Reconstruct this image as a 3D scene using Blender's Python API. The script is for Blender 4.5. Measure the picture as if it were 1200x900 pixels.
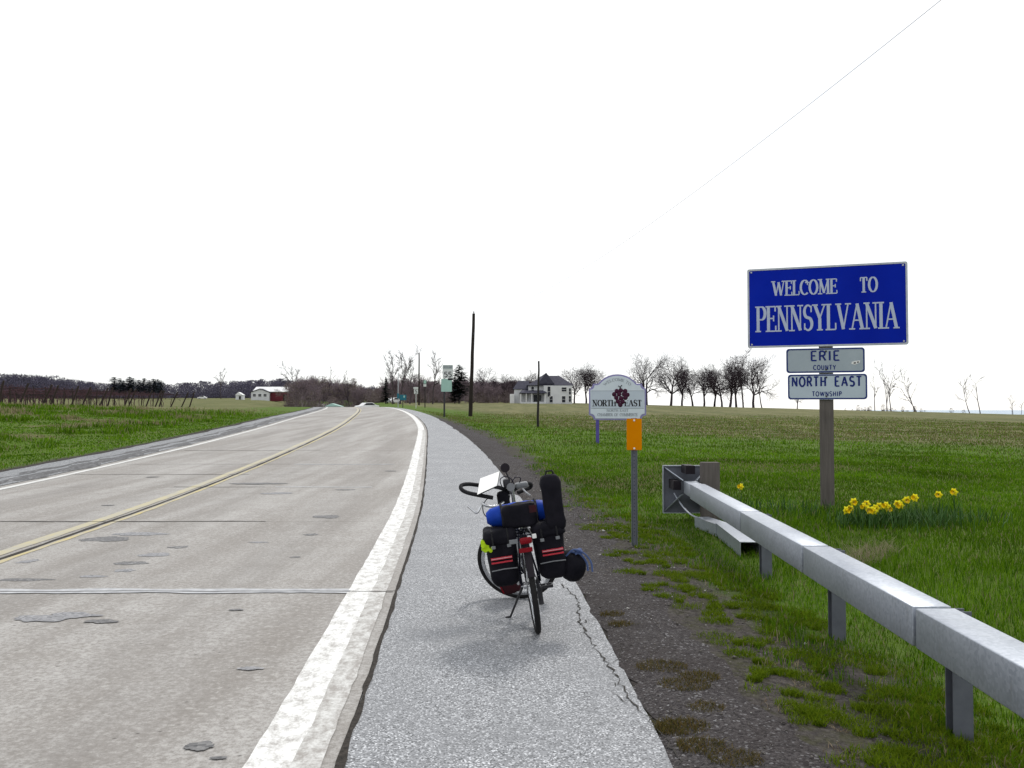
import bpy, bmesh, math, random
import numpy as np
from mathutils import Vector, Matrix

# ------------------------------------------------------------------ scene, camera, sky, sun
scene = bpy.context.scene
col = scene.collection
for o in list(bpy.data.objects):
    bpy.data.objects.remove(o)
rng = random.Random(7)
nrng = np.random.default_rng(11)

CAM_H = 1.6
cam_data = bpy.data.cameras.new('camera')
cam_data.sensor_width = 36.0
cam_data.lens = 30.0
cam_data.clip_start = 0.05
cam_data.clip_end = 90000
cam = bpy.data.objects.new('camera', cam_data)
col.objects.link(cam)
cam.location = (0, 0, CAM_H)
cam.rotation_euler = (math.radians(90 + 1.72), 0, 0)
scene.camera = cam

SUN_EL, SUN_AZ = 48.0, 24.0          # azimuth from +Y, positive to the right
world = bpy.data.worlds.new('World')
scene.world = world
world.use_nodes = True
wn, wl = world.node_tree.nodes, world.node_tree.links
wn.clear()
w_out = wn.new('ShaderNodeOutputWorld')
w_bg = wn.new('ShaderNodeBackground')
w_sky = wn.new('ShaderNodeTexSky')
w_sky.sky_type = 'NISHITA'
w_sky.sun_disc = False
w_sky.sun_elevation = math.radians(SUN_EL)
w_sky.sun_rotation = math.radians(SUN_AZ)
w_sky.air_density = 1.0
w_sky.dust_density = 0.6
w_co = wn.new('ShaderNodeTexCoord')
w_map = wn.new('ShaderNodeMapping')
w_map.inputs['Scale'].default_value = (1.0, 1.0, 2.6)
w_map.inputs['Location'].default_value = (8.5, 4.5, 1.85)
w_noise = wn.new('ShaderNodeTexNoise')
w_noise.inputs['Scale'].default_value = 1.6
w_noise.inputs['Detail'].default_value = 4.0
w_ramp = wn.new('ShaderNodeMapRange')
w_ramp.inputs['From Min'].default_value = 0.30
w_ramp.inputs['From Max'].default_value = 0.62
w_ramp.inputs['To Min'].default_value = 0.70
w_ramp.inputs['To Max'].default_value = 0.98
w_mix = wn.new('ShaderNodeMix')
w_mix.data_type = 'RGBA'
w_mix.inputs[7].default_value = (8.5, 8.6, 8.7, 1)      # thin bright cloud sheet
wl.new(w_co.outputs['Generated'], w_map.inputs['Vector'])
wl.new(w_map.outputs['Vector'], w_noise.inputs['Vector'])
wl.new(w_noise.outputs['Fac'], w_ramp.inputs['Value'])
wl.new(w_ramp.outputs['Result'], w_mix.inputs['Factor'])
wl.new(w_sky.outputs['Color'], w_mix.inputs[6])
wl.new(w_mix.outputs[2], w_bg.inputs['Color'])
w_bg.inputs['Strength'].default_value = 0.12
wl.new(w_bg.outputs['Background'], w_out.inputs['Surface'])

sun_data = bpy.data.lights.new('sun', 'SUN')
sun_data.energy = 1.5
sun_data.angle = math.radians(12)
sun_data.color = (1.0, 0.96, 0.9)
sun = bpy.data.objects.new('sun', sun_data)
col.objects.link(sun)
_a, _e = math.radians(SUN_AZ), math.radians(SUN_EL)
sun_dir = Vector((math.sin(_a) * math.cos(_e), math.cos(_a) * math.cos(_e), math.sin(_e)))
sun.rotation_euler = sun_dir.to_track_quat('Z', 'Y').to_euler()
sun.location = sun_dir * 100

vs = scene.view_settings
vs.view_transform = 'Standard'
vs.look = 'None'
vs.exposure = 0.2
vs.gamma = 1.0
vs.use_curve_mapping = False
scene.cycles.max_bounces = 6

# ------------------------------------------------------------------ helpers
def tag(o, label=None, cat=None, group=None, kind=None):
    if label: o['label'] = label
    if cat: o['category'] = cat
    if group: o['group'] = group
    if kind: o['kind'] = kind
    return o

def empty(name, loc=(0, 0, 0), rz=0.0, parent=None):
    o = bpy.data.objects.new(name, None)
    o.empty_display_size = 0.2
    col.objects.link(o)
    o.location = loc
    o.rotation_euler = (0, 0, rz)
    o.parent = parent
    return o

def link_mesh(name, me, parent=None, loc=None):
    o = bpy.data.objects.new(name, me)
    col.objects.link(o)
    o.parent = parent
    if loc is not None: o.location = loc
    return o

def copy_tree(o, parent=None):
    c = o.copy()
    col.objects.link(c)
    c.parent = parent
    for ch in list(o.children):
        copy_tree(ch, c)
    return c

def frame_from(d):
    d = Vector(d).normalized()
    a = Vector((0, 0, 1)) if abs(d.z) < 0.9 else Vector((1, 0, 0))
    s = d.cross(a).normalized()
    return d, s, s.cross(d).normalized()

class MB:
    """collects simple solids, built as one mesh"""
    def __init__(self):
        self.v, self.f = [], []
    def add(self, vs_, fs_):
        b = len(self.v)
        self.v += [tuple(p) for p in vs_]
        self.f += [tuple(i + b for i in f) for f in fs_]
        return self
    def box(self, c, s, rot=None):
        hx, hy, hz = s[0] / 2, s[1] / 2, s[2] / 2
        pts = [Vector((x, y, z)) for x in (-hx, hx) for y in (-hy, hy) for z in (-hz, hz)]
        if rot is not None: pts = [rot @ p for p in pts]
        c = Vector(c)
        return self.add([p + c for p in pts],
                        [(0, 1, 3, 2), (4, 6, 7, 5), (0, 4, 5, 1), (2, 3, 7, 6), (0, 2, 6, 4), (1, 5, 7, 3)])
    def hexa(self, p):       # 4 bottom points, 4 top points
        return self.add(p, [(3, 2, 1, 0), (4, 5, 6, 7), (0, 1, 5, 4), (1, 2, 6, 5), (2, 3, 7, 6), (3, 0, 4, 7)])
    def tube(self, pts, r, n=8, cap=True, closed=False):
        pts = [Vector(p) for p in pts]
        m = len(pts)
        if not hasattr(r, '__len__'): r = [r] * m
        d, s, t = frame_from((pts[1] - pts[0]))
        rings = []
        for i, p in enumerate(pts):
            if closed:
                dd = (pts[(i + 1) % m] - pts[i - 1])
            elif i == 0: dd = pts[1] - pts[0]
            elif i == m - 1: dd = pts[-1] - pts[-2]
            else: dd = (pts[i + 1] - pts[i - 1])
            if dd.length < 1e-9: dd = d
            dd = dd.normalized()
            s = (s - dd * s.dot(dd))
            if s.length < 1e-6: _, s, _ = frame_from(dd)
            s.normalize()
            t = dd.cross(s)
            d = dd
            rings.append([p + (s * math.cos(2 * math.pi * k / n) + t * math.sin(2 * math.pi * k / n)) * r[i] for k in range(n)])
        vs_ = [p for q in rings for p in q]
        fs_ = []
        for i in range(m if closed else m - 1):
            a, b = i * n, ((i + 1) % m) * n
            for k in range(n):
                fs_.append((a + k, a + (k + 1) % n, b + (k + 1) % n, b + k))
        if cap and not closed:
            fs_.append(tuple(range(n - 1, -1, -1)))
            fs_.append(tuple((m - 1) * n + k for k in range(n)))
        return self.add(vs_, fs_)
    def prism(self, poly, y0, y1, xf=None):
        """poly in (x,z), extruded along y"""
        n = len(poly)
        P = [Vector((x, y0, z)) for x, z in poly] + [Vector((x, y1, z)) for x, z in poly]
        if xf: P = [xf(p) for p in P]
        return self.add(P, [tuple(range(n)), tuple(range(2 * n - 1, n - 1, -1))] +
                        [(i, n + i, n + (i + 1) % n, (i + 1) % n) for i in range(n)])
    def lathe(self, prof, o, axis, n=20):
        """prof = [(r, h)...] round an axis through o"""
        d, s, t = frame_from(axis)
        o = Vector(o)
        vs_ = []
        for r, h in prof:
            for k in range(n):
                a = 2 * math.pi * k / n
                vs_.append(o + d * h + (s * math.cos(a) + t * math.sin(a)) * r)
        fs_ = []
        for i in range(len(prof) - 1):
            for k in range(n):
                fs_.append((i * n + k, i * n + (k + 1) % n, (i + 1) * n + (k + 1) % n, (i + 1) * n + k))
        fs_.append(tuple(range(n)))
        fs_.append(tuple((len(prof) - 1) * n + k for k in range(n - 1, -1, -1)))
        return self.add(vs_, fs_)
    def xform(self, fn):
        self.v = [tuple(fn(Vector(p))) for p in self.v]
        return self
    def mesh(self, name, mat, smooth=False, bevel=0.0, segs=2):
        me = bpy.data.meshes.new(name)
        me.from_pydata(self.v, [], self.f)
        bm = bmesh.new()
        bm.from_mesh(me)
        bmesh.ops.recalc_face_normals(bm, faces=bm.faces)
        if bevel > 0:
            bmesh.ops.bevel(bm, geom=[e for e in bm.edges if e.calc_face_angle(0) > 0.6], offset=bevel,
                            segments=segs, profile=0.5, affect='EDGES', clamp_overlap=True)
        bm.to_mesh(me)
        bm.free()
        if mat: me.materials.append(mat)
        if smooth:
            me.polygons.foreach_set('use_smooth', [True] * len(me.polygons))
            try: me.set_sharp_from_angle(angle=math.radians(50))
            except Exception: pass
        me.update()
        return me
    def build(self, name, mat, parent=None, smooth=False, bevel=0.0, segs=2, loc=None):
        return link_mesh(name, self.mesh(name, mat, smooth, bevel, segs), parent, loc)

def mesh_np(name, verts, faces, mat, cols=None, smooth=False):
    """fast mesh from arrays; faces (M,k)"""
    verts = np.asarray(verts, dtype=np.float32)
    faces = np.asarray(faces, dtype=np.int32)
    me = bpy.data.meshes.new(name)
    k = faces.shape[1]
    me.vertices.add(len(verts))
    me.vertices.foreach_set('co', verts.ravel())
    me.loops.add(faces.size)
    me.loops.foreach_set('vertex_index', faces.ravel())
    me.polygons.add(len(faces))
    me.polygons.foreach_set('loop_start', np.arange(0, faces.size, k, dtype=np.int32))
    me.polygons.foreach_set('loop_total', np.full(len(faces), k, dtype=np.int32))
    if smooth: me.polygons.foreach_set('use_smooth', np.ones(len(faces), dtype=bool))
    if cols is not None:
        at = me.color_attributes.new('Col', 'FLOAT_COLOR', 'POINT')
        c4 = np.ones((len(verts), 4), dtype=np.float32)
        c4[:, :3] = cols
        at.data.foreach_set('color', c4.ravel())
    me.materials.append(mat)
    me.update(calc_edges=True)
    return me

# ------------------------------------------------------------------ materials
def new_mat(name):
    m = bpy.data.materials.new(name)
    m.use_nodes = True
    nt = m.node_tree
    return m, nt, nt.nodes['Principled BSDF']

def N(nt, typ, **kw):
    n = nt.nodes.new(typ)
    for k, v in kw.items():
        if k in n.inputs: n.inputs[k].default_value = v
        else: setattr(n, k, v)
    return n

def mixc(nt, fac, a, b):
    m = nt.nodes.new('ShaderNodeMix')
    m.data_type = 'RGBA'
    for sock, v in ((m.inputs[0], fac), (m.inputs[6], a), (m.inputs[7], b)):
        if hasattr(v, 'is_output'): nt.links.new(v, sock)
        elif isinstance(v, (int, float)): sock.default_value = v
        else: sock.default_value = tuple(v) + (1,) if len(v) == 3 else v
    return m.outputs[2]

def rangen(nt, v, a, b, c=0.0, d=1.0):
    m = nt.nodes.new('ShaderNodeMapRange')
    m.inputs[1].default_value, m.inputs[2].default_value = a, b
    m.inputs[3].default_value, m.inputs[4].default_value = c, d
    nt.links.new(v, m.inputs[0])
    return m.outputs[0]

def noise(nt, vec, scale, detail=3.0, rough=0.55):
    n = nt.nodes.new('ShaderNodeTexNoise')
    n.inputs['Scale'].default_value = scale
    n.inputs['Detail'].default_value = detail
    n.inputs['Roughness'].default_value = rough
    if vec is not None: nt.links.new(vec, n.inputs['Vector'])
    return n.outputs['Fac']

def pos(nt, scale=(1, 1, 1), world=True):
    if world:
        g = nt.nodes.new('ShaderNodeNewGeometry').outputs['Position']
    else:
        g = nt.nodes.new('ShaderNodeTexCoord').outputs['Object']
    mp = nt.nodes.new('ShaderNodeMapping')
    mp.inputs['Scale'].default_value = scale
    nt.links.new(g, mp.inputs['Vector'])
    return mp.outputs['Vector']

def bump(nt, bsdf, h, strength=0.3, dist=0.01):
    b = nt.nodes.new('ShaderNodeBump')
    b.inputs['Strength'].default_value = strength
    b.inputs['Distance'].default_value = dist
    nt.links.new(h, b.inputs['Height'])
    nt.links.new(b.outputs['Normal'], bsdf.inputs['Normal'])

def pmat(name, c1, c2=None, scale=8.0, rough=0.6, metal=0.0, bmp=0.0, stretch=(1, 1, 1), rvar=0.15, detail=4.0, bscale=None, spec=0.12):
    m, nt, b = new_mat(name)
    b.inputs['Specular IOR Level'].default_value = spec if metal < .5 else .5
    v = pos(nt, stretch, world=False)
    if c2 is None: c2 = tuple(x * 0.78 for x in c1)
    f = noise(nt, v, scale, detail)
    nt.links.new(mixc(nt, rangen(nt, f, 0.3, 0.7), c1, c2), b.inputs['Base Color'])
    nt.links.new(rangen(nt, noise(nt, v, scale * 2.3), 0.3, 0.7, max(0.02, rough - rvar), min(1, rough + rvar)), b.inputs['Roughness'])
    b.inputs['Metallic'].default_value = metal
    if bmp > 0: bump(nt, b, noise(nt, v, bscale or scale * 3, 4), bmp)
    return m

def mat_concrete():
    m, nt, b = new_mat('concrete_paving')
    v = pos(nt)
    vs_ = pos(nt, (1.5, 0.10, 1))
    big = noise(nt, vs_, 1.1, 3)
    mid = noise(nt, v, 2.2, 6, 0.65)
    fine = noise(nt, v, 55, 4, 0.8)
    c = mixc(nt, rangen(nt, big, 0.38, 0.62), (0.275, 0.258, 0.240), (0.425, 0.412, 0.395))
    c = mixc(nt, rangen(nt, mid, 0.42, 0.75, 0, 0.55), c, (0.22, 0.198, 0.175))
    c = mixc(nt, rangen(nt, fine, 0.44, 0.64, 0, 0.7), c, (0.17, 0.155, 0.14))
    gr = noise(nt, v, 24, 5, 0.8)
    c = mixc(nt, rangen(nt, gr, 0.48, 0.62, 0, 0.6), c, (0.185, 0.168, 0.15))
    c = mixc(nt, rangen(nt, gr, 0.46, 0.36, 0, 0.55), c, (0.47, 0.455, 0.43))
    sx = N(nt, 'ShaderNodeSeparateXYZ'); nt.links.new(v, sx.inputs[0])
    def mth(op, a, b_=None):
        m_ = N(nt, 'ShaderNodeMath', operation=op)
        for s_, q_ in ((m_.inputs[0], a), (m_.inputs[1], b_)):
            if q_ is None: continue
            if hasattr(q_, 'is_output'): nt.links.new(q_, s_)
            else: s_.default_value = q_
        return m_.outputs[0]
    yq = mth('MINIMUM', sx.outputs[1], 45.0)
    uu = mth('ADD', sx.outputs[0], mth('ADD', mth('MULTIPLY', yq, 0.047), mth('MULTIPLY', mth('MULTIPLY', yq, yq), 0.0011)))
    uu = mth('ADD', uu, mth('MULTIPLY', big, 0.5))
    trk = mth('SINE', mth('MULTIPLY', mth('ADD', uu, 2.2), 6.2832 / 1.83))
    trk = mth('MULTIPLY', rangen(nt, trk, -0.2, 1.0), rangen(nt, noise(nt, pos(nt, (1.2, .3, 1)), 1.3, 5, .7), .35, .65))
    c = mixc(nt, mth('MULTIPLY', trk, 0.42), c, (0.165, 0.152, 0.14))
    pale = noise(nt, pos(nt, (2.0, 0.7, 1)), 5.0, 6, 0.8)
    c = mixc(nt, rangen(nt, pale, 0.60, 0.78, 0, 0.5), c, (0.46, 0.45, 0.43))
    pit = N(nt, 'ShaderNodeTexVoronoi', Scale=11.0)
    pit.inputs['Randomness'].default_value = 1.0
    nt.links.new(v, pit.inputs['Vector'])
    pf = rangen(nt, pit.outputs['Distance'], 0.04, 0.17, 1, 0)
    gate = rangen(nt, noise(nt, v, 4.3, 3), 0.48, 0.62)
    mul = N(nt, 'ShaderNodeMath', operation='MULTIPLY')
    nt.links.new(pf, mul.inputs[0]); nt.links.new(gate, mul.inputs[1])
    c = mixc(nt, mul.outputs[0], c, (0.09, 0.08, 0.072))
    nt.links.new(c, b.inputs['Base Color'])
    b.inputs['Roughness'].default_value = 0.82
    bump(nt, b, fine, 0.35, 0.004)
    return m

def mat_chipseal(name, dark, mid_, light, scale=75.0):
    m, nt, b = new_mat(name)
    v = pos(nt)
    vo = N(nt, 'ShaderNodeTexVoronoi', Scale=scale)
    nt.links.new(v, vo.inputs['Vector'])
    sep = N(nt, 'ShaderNodeSeparateColor')
    nt.links.new(vo.outputs['Color'], sep.inputs[0])
    c = mixc(nt, rangen(nt, sep.outputs[0], 0.05, 0.6), dark, mid_)
    c = mixc(nt, rangen(nt, sep.outputs[1], 0.72, 1.0), c, light)
    big = noise(nt, v, 1.1, 7, 0.7)
    c2 = mixc(nt, rangen(nt, big, 0.40, 0.62, 0, 0.5), c, tuple(0.75 * x for x in mid_))
    nt.links.new(c2, b.inputs['Base Color'])
    b.inputs['Roughness'].default_value = 0.75
    bump(nt, b, vo.outputs['Distance'], 0.5, 0.006)
    return m

def mat_paint(name, paint, wear_lo, wear_hi, under=(0.30, 0.28, 0.26), scale=6.0):
    m, nt, b = new_mat(name)
    v = pos(nt, (1, 0.6, 1))
    w = noise(nt, v, scale, 9, 0.72)
    sp = noise(nt, pos(nt), 60, 3, 0.7)
    add = N(nt, 'ShaderNodeMath', operation='MULTIPLY_ADD')
    nt.links.new(sp, add.inputs[0]); add.inputs[1].default_value = 0.35; nt.links.new(w, add.inputs[2])
    c = mixc(nt, rangen(nt, add.outputs[0], wear_lo, wear_hi), paint, under)
    nt.links.new(c, b.inputs['Base Color'])
    b.inputs['Roughness'].default_value = 0.7
    bump(nt, b, sp, 0.2, 0.003)
    return m

def mat_gravel():
    m, nt, b = new_mat('gravel_verge')
    v = pos(nt)
    vo = N(nt, 'ShaderNodeTexVoronoi', Scale=75.0)
    nt.links.new(v, vo.inputs['Vector'])
    sep = N(nt, 'ShaderNodeSeparateColor')
    nt.links.new(vo.outputs['Color'], sep.inputs[0])
    c = mixc(nt, sep.outputs[0], (0.030, 0.027, 0.028), (0.090, 0.082, 0.082))
    c = mixc(nt, rangen(nt, sep.outputs[1], 0.90, 1.0), c, (0.24, 0.235, 0.24))
    c = mixc(nt, rangen(nt, noise(nt, v, 1.6, 5), 0.4, 0.7, 0, 0.6), c, (0.040, 0.033, 0.031))
    nt.links.new(c, b.inputs['Base Color'])
    b.inputs['Specular IOR Level'].default_value = 0.1
    b.inputs['Roughness'].default_value = 0.95
    h = N(nt, 'ShaderNodeMath', operation='MULTIPLY_ADD')
    nt.links.new(vo.outputs['Distance'], h.inputs[0]); h.inputs[1].default_value = -1.0
    nt.links.new(noise(nt, v, 14, 4), h.inputs[2])
    bump(nt, b, h.outputs[0], 0.8, 0.015)
    return m

def mat_ground():
    """grass thatch / stubble field / bare dirt by vertex masks painted where the fields and bare soil lie"""
    m, nt, b = new_mat('ground_turf')
    v = pos(nt)
    at = N(nt, 'ShaderNodeAttribute', attribute_name='Col')
    sep = N(nt, 'ShaderNodeSeparateColor')
    nt.links.new(at.outputs['Color'], sep.inputs[0])
    n1 = noise(nt, v, 0.35, 6, 0.65)
    n2 = noise(nt, v, 9.0, 4, 0.7)
    g = mixc(nt, rangen(nt, n2, 0.3, 0.7), (0.048, 0.088, 0.010), (0.100, 0.165, 0.020))
    g = mixc(nt, rangen(nt, n1, 0.5, 0.78, 0, 0.7), g, (0.12, 0.13, 0.045))
    vf = pos(nt, (0.25, 1.2, 1))
    f1 = noise(nt, vf, 0.6, 6, 0.7)
    f2 = noise(nt, pos(nt, (0.8, 1.4, 1)), 3.0, 5, 0.75)
    f = mixc(nt, rangen(nt, f2, 0.35, 0.65), (0.075, 0.082, 0.026), (0.20, 0.185, 0.095))
    f = mixc(nt, rangen(nt, f1, 0.42, 0.66, 0, 0.75), f, (0.070, 0.105, 0.020))
    f = mixc(nt, rangen(nt, noise(nt, pos(nt, (1.0, 0.5, 1)), 0.9, 8, 0.8), 0.42, 0.62, 0, 0.6), f, (0.055, 0.062, 0.022))
    f = mixc(nt, rangen(nt, noise(nt, pos(nt, (0.35, 0.035, 1)), 1.0, 6, 0.75), 0.40, 0.62, 0, 0.7), f, (0.19, 0.175, 0.085))
    f = mixc(nt, rangen(nt, noise(nt, pos(nt, (0.5, 0.05, 1)), 1.3, 6, 0.8), 0.52, 0.66, 0, 0.7), f, (0.050, 0.062, 0.020))
    d = mixc(nt, rangen(nt, noise(nt, v, 25, 6, 0.8), 0.38, 0.62), (0.024, 0.021, 0.020), (0.092, 0.082, 0.077))
    d = mixc(nt, rangen(nt, noise(nt, v, 6, 5, 0.7), 0.45, 0.65, 0, 0.7), d, (0.045, 0.048, 0.016))
    c = mixc(nt, sep.outputs[0], g, f)
    c = mixc(nt, sep.outputs[1], c, d)
    nt.links.new(c, b.inputs['Base Color'])
    b.inputs['Roughness'].default_value = 0.95
    b.inputs['Specular IOR Level'].default_value = 0.1
    bump(nt, b, n2, 0.8, 0.05)
    return m

def mat_vcol(name, rough=0.7, trans=0.0, spec=0.2):
    m, nt, b = new_mat(name)
    at = N(nt, 'ShaderNodeAttribute', attribute_name='Col')
    nt.links.new(at.outputs['Color'], b.inputs['Base Color'])
    b.inputs['Roughness'].default_value = rough
    b.inputs['Specular IOR Level'].default_value = spec
    if trans > 0:
        t = N(nt, 'ShaderNodeBsdfTranslucent')
        nt.links.new(at.outputs['Color'], t.inputs['Color'])
        mx = N(nt, 'ShaderNodeMixShader')
        mx.inputs[0].default_value = trans
        nt.links.new(b.outputs[0], mx.inputs[1]); nt.links.new(t.outputs[0], mx.inputs[2])
        out = [n for n in nt.nodes if n.type == 'OUTPUT_MATERIAL'][0]
        nt.links.new(mx.outputs[0], out.inputs['Surface'])
    return m

def mat_galv():
    m, nt, b = new_mat('galvanised_steel')
    v = pos(nt)
    vo = N(nt, 'ShaderNodeTexVoronoi', Scale=60.0)
    nt.links.new(v, vo.inputs['Vector'])
    sep = N(nt, 'ShaderNodeSeparateColor')
    nt.links.new(vo.outputs['Color'], sep.inputs[0])
    big = noise(nt, v, 5, 5, 0.65)
    c = mixc(nt, sep.outputs[0], (0.27, 0.30, 0.345), (0.37, 0.40, 0.45))
    c = mixc(nt, rangen(nt, big, 0.4, 0.7, 0, 0.22), c, (0.44, 0.47, 0.52))
    streak = noise(nt, pos(nt, (1, 6, 0.7)), 4, 5, 0.7)
    c = mixc(nt, rangen(nt, streak, 0.56, 0.72, 0, 0.5), c, (0.24, 0.245, 0.25))
    nt.links.new(c, b.inputs['Base Color'])
    b.inputs['Metallic'].default_value = 0.5
    nt.links.new(rangen(nt, big, 0.3, 0.7, 0.36, 0.44), b.inputs['Roughness'])
    bump(nt, b, noise(nt, v, 60, 3), 0.06, 0.004)
    return m

def mat_wood(name, c1, c2, sx=30.0):
    m, nt, b = new_mat(name)
    v = pos(nt, (sx, sx, 1.6), world=False)
    n = noise(nt, v, 1.0, 5, 0.65)
    c = mixc(nt, rangen(nt, n, 0.3, 0.7), c1, c2)
    c = mixc(nt, rangen(nt, noise(nt, pos(nt, (1, 1, 1), world=False), 2.5, 4), 0.5, 0.8, 0, 0.5), c, tuple(0.6 * x for x in c2))
    nt.links.new(c, b.inputs['Base Color'])
    b.inputs['Roughness'].default_value = 0.85
    b.inputs['Specular IOR Level'].default_value = 0.1
    bump(nt, b, n, 0.4, 0.005)
    return m

def mat_fabric(name, c1, c2, rough=0.75):
    m, nt, b = new_mat(name)
    v = pos(nt, world=False)
    n = noise(nt, v, 9, 4, 0.6)
    nt.links.new(mixc(nt, rangen(nt, n, 0.35, 0.7), c1, c2), b.inputs['Base Color'])
    b.inputs['Roughness'].default_value = rough
    b.inputs['Specular IOR Level'].default_value = 0.12
    bump(nt, b, noise(nt, v, 22, 4, 0.6), 0.35, 0.01)
    return m

M = {}
M['concrete'] = mat_concrete()
M['asphalt'] = mat_chipseal('chip_seal_asphalt', (0.070, 0.073, 0.078), (0.265, 0.272, 0.286), (0.68, 0.695, 0.72), 120)
M['left_asphalt'] = mat_chipseal('old_grey_asphalt', (0.09, 0.094, 0.098), (0.22, 0.228, 0.24), (0.42, 0.42, 0.43), 34)
M['broken_asphalt'] = mat_chipseal('broken_edge_asphalt', (0.02, 0.02, 0.021), (0.07, 0.07, 0.073), (0.26, 0.26, 0.27), 17)
M['seam'] = pmat('seam_dirt', (0.060, 0.052, 0.045), (0.022, 0.02, 0.018), 30, 0.95, bmp=0.6)
M['road_base'] = pmat('joint_filler', (0.05, 0.047, 0.045), (0.025, 0.024, 0.023), 20, 0.9)
M['white_line'] = mat_paint('worn_white_line', (0.74, 0.74, 0.72), 0.63, 0.86, scale=11)
M['white_faint'] = mat_paint('faint_white_line', (0.60, 0.60, 0.58), 0.55, 0.78, scale=13)
M['white_left'] = mat_paint('left_white_line', (0.62, 0.62, 0.60), 0.70, 0.9)
M['yellow'] = mat_paint('worn_yellow_line', (0.50, 0.43, 0.20), 0.44, 0.76, under=(0.38, 0.36, 0.30), scale=4)
M['yellow_strong'] = mat_paint('worn_yellow_line_edge', (0.52, 0.42, 0.14), 0.52, 0.80, under=(0.38, 0.355, 0.29), scale=4)
M['sealant'] = pmat('pale_joint_sealant', (0.52, 0.53, 0.54), (0.34, 0.345, 0.36), 9, 0.8)
M['patch_dark'] = mat_chipseal('patch_dark', (0.06, 0.06, 0.064), (0.15, 0.148, 0.15), (0.28, 0.275, 0.27), 45)
M['patch_pale'] = mat_chipseal('patch_pale', (0.14, 0.14, 0.15), (0.25, 0.25, 0.26), (0.38, 0.38, 0.39), 45)
M['crack'] = pmat('dark_crack_fill', (0.035, 0.033, 0.03), (0.06, 0.055, 0.05), 30, 0.95)  # dark grey-brown fill for the cracks and joint lines
M['gravel'] = mat_gravel()
M['ground'] = mat_ground()
M['grass'] = mat_vcol('grass_blades', 0.75, 0.24, 0.03)
M['twig'] = mat_vcol('bare_wood', 0.9, 0.0, 0.0)
M['stone'] = mat_vcol('loose_stones', 0.9)
M['galv'] = mat_galv()
M['shaded_galv'] = pmat('galvanised_post_painted_shade', (0.16, 0.17, 0.20), (0.11, 0.118, 0.14), 6, 0.6, 0.2, bmp=.1)  # shade on the rail posts put into a darker galvanised colour
M['dark_steel'] = pmat('dark_steel', (0.06, 0.06, 0.065), (0.035, 0.035, 0.04), 15, 0.55, 0.4)
M['grey_wood'] = mat_wood('weathered_grey_wood', (0.135, 0.12, 0.112), (0.085, 0.075, 0.070))
M['pole_wood'] = mat_wood('creosoted_pole', (0.035, 0.028, 0.024), (0.018, 0.015, 0.014))
M['iron_pole'] = pmat('dark_iron_pole', (0.02, 0.02, 0.022), (0.03, 0.026, 0.024), 8, 0.6, 0.2)
M['sign_blue'] = pmat('blue_sign_face', (0.002, 0.012, 0.28), (0.003, 0.018, 0.35), 1.3, 0.6, spec=0.04)
M['sign_silver'] = pmat('silver_lettering', (0.42, 0.47, 0.60), (0.38, 0.43, 0.55), 6, 0.45)
M['sign_edge'] = pmat('aluminium_edge', (0.40, 0.42, 0.45), (0.33, 0.35, 0.38), 8, 0.4, 0.4)
M['sign_grey'] = pmat('greyed_white_sign_face', (0.34, 0.39, 0.43), (0.30, 0.35, 0.39), 4, 0.45)
M['sign_pale'] = pmat('pale_sign_face', (0.44, 0.51, 0.57), (0.40, 0.47, 0.53), 4, 0.45)
M['navy'] = pmat('navy_lettering', (0.012, 0.026, 0.16), (0.010, 0.02, 0.13), 6, 0.5)
M['orange'] = pmat('orange_marker', (0.62, 0.21, 0.000), (0.57, 0.185, 0.000), 5, 0.6, spec=.03)
M['chamber_white'] = pmat('chamber_board_white', (0.60, 0.65, 0.72), (0.55, 0.60, 0.68), 4, 0.6)
M['chamber_band'] = pmat('chamber_board_band', (0.50, 0.55, 0.64), (0.46, 0.51, 0.60), 4, 0.6)
M['lavender'] = pmat('lavender_trim', (0.27, 0.25, 0.46), (0.23, 0.21, 0.41), 4, 0.6)
M['purple_post'] = pmat('purple_post', (0.10, 0.085, 0.32), (0.085, 0.07, 0.27), 5, 0.6)
M['black_print'] = pmat('black_lettering', (0.012, 0.010, 0.014), (0.02, 0.016, 0.02), 6, 0.6)
M['grape'] = pmat('grape_purple', (0.060, 0.012, 0.035), (0.04, 0.008, 0.025), 9, 0.5)
M['grey_print'] = pmat('grey_lettering', (0.23, 0.25, 0.29), (0.20, 0.22, 0.26), 6, 0.6)
M['white_sign'] = pmat('white_sign_face', (0.60, 0.62, 0.62), (0.54, 0.56, 0.56), 4, 0.5)
M['mint_sign'] = pmat('mint_sign_face', (0.33, 0.50, 0.45), (0.29, 0.45, 0.40), 3, 0.5)
M['teal_sign'] = pmat('teal_sign_face', (0.03, 0.16, 0.22), (0.02, 0.12, 0.17), 3, 0.5)
M['grey_top'] = pmat('grey_sign_face', (0.38, 0.43, 0.42), (0.34, 0.39, 0.38), 3, 0.5)
M['black_fabric'] = mat_fabric('black_nylon', (0.004, 0.004, 0.007), (0.010, 0.009, 0.014))
M['maroon_fabric'] = mat_fabric('maroon_nylon', (0.045, 0.010, 0.014), (0.022, 0.010, 0.013))
M['blue_fabric'] = mat_fabric('blue_nylon', (0.004, 0.032, 0.27), (0.010, 0.06, 0.42), 0.5)
M['red_stripe'] = pmat('red_reflective_stripe', (0.50, 0.045, 0.06), (0.42, 0.03, 0.05), 9, 0.4)
M['pale_stripe'] = pmat('pale_reflective_thread', (0.62, 0.40, 0.42), (0.55, 0.35, 0.37), 9, 0.4)
M['red_lens'] = pmat('red_lens', (0.20, 0.006, 0.012), (0.15, 0.005, 0.010), 9, 0.3)
M['white_plastic'] = pmat('white_plastic', (0.75, 0.75, 0.74), (0.68, 0.68, 0.67), 9, 0.4)
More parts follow.
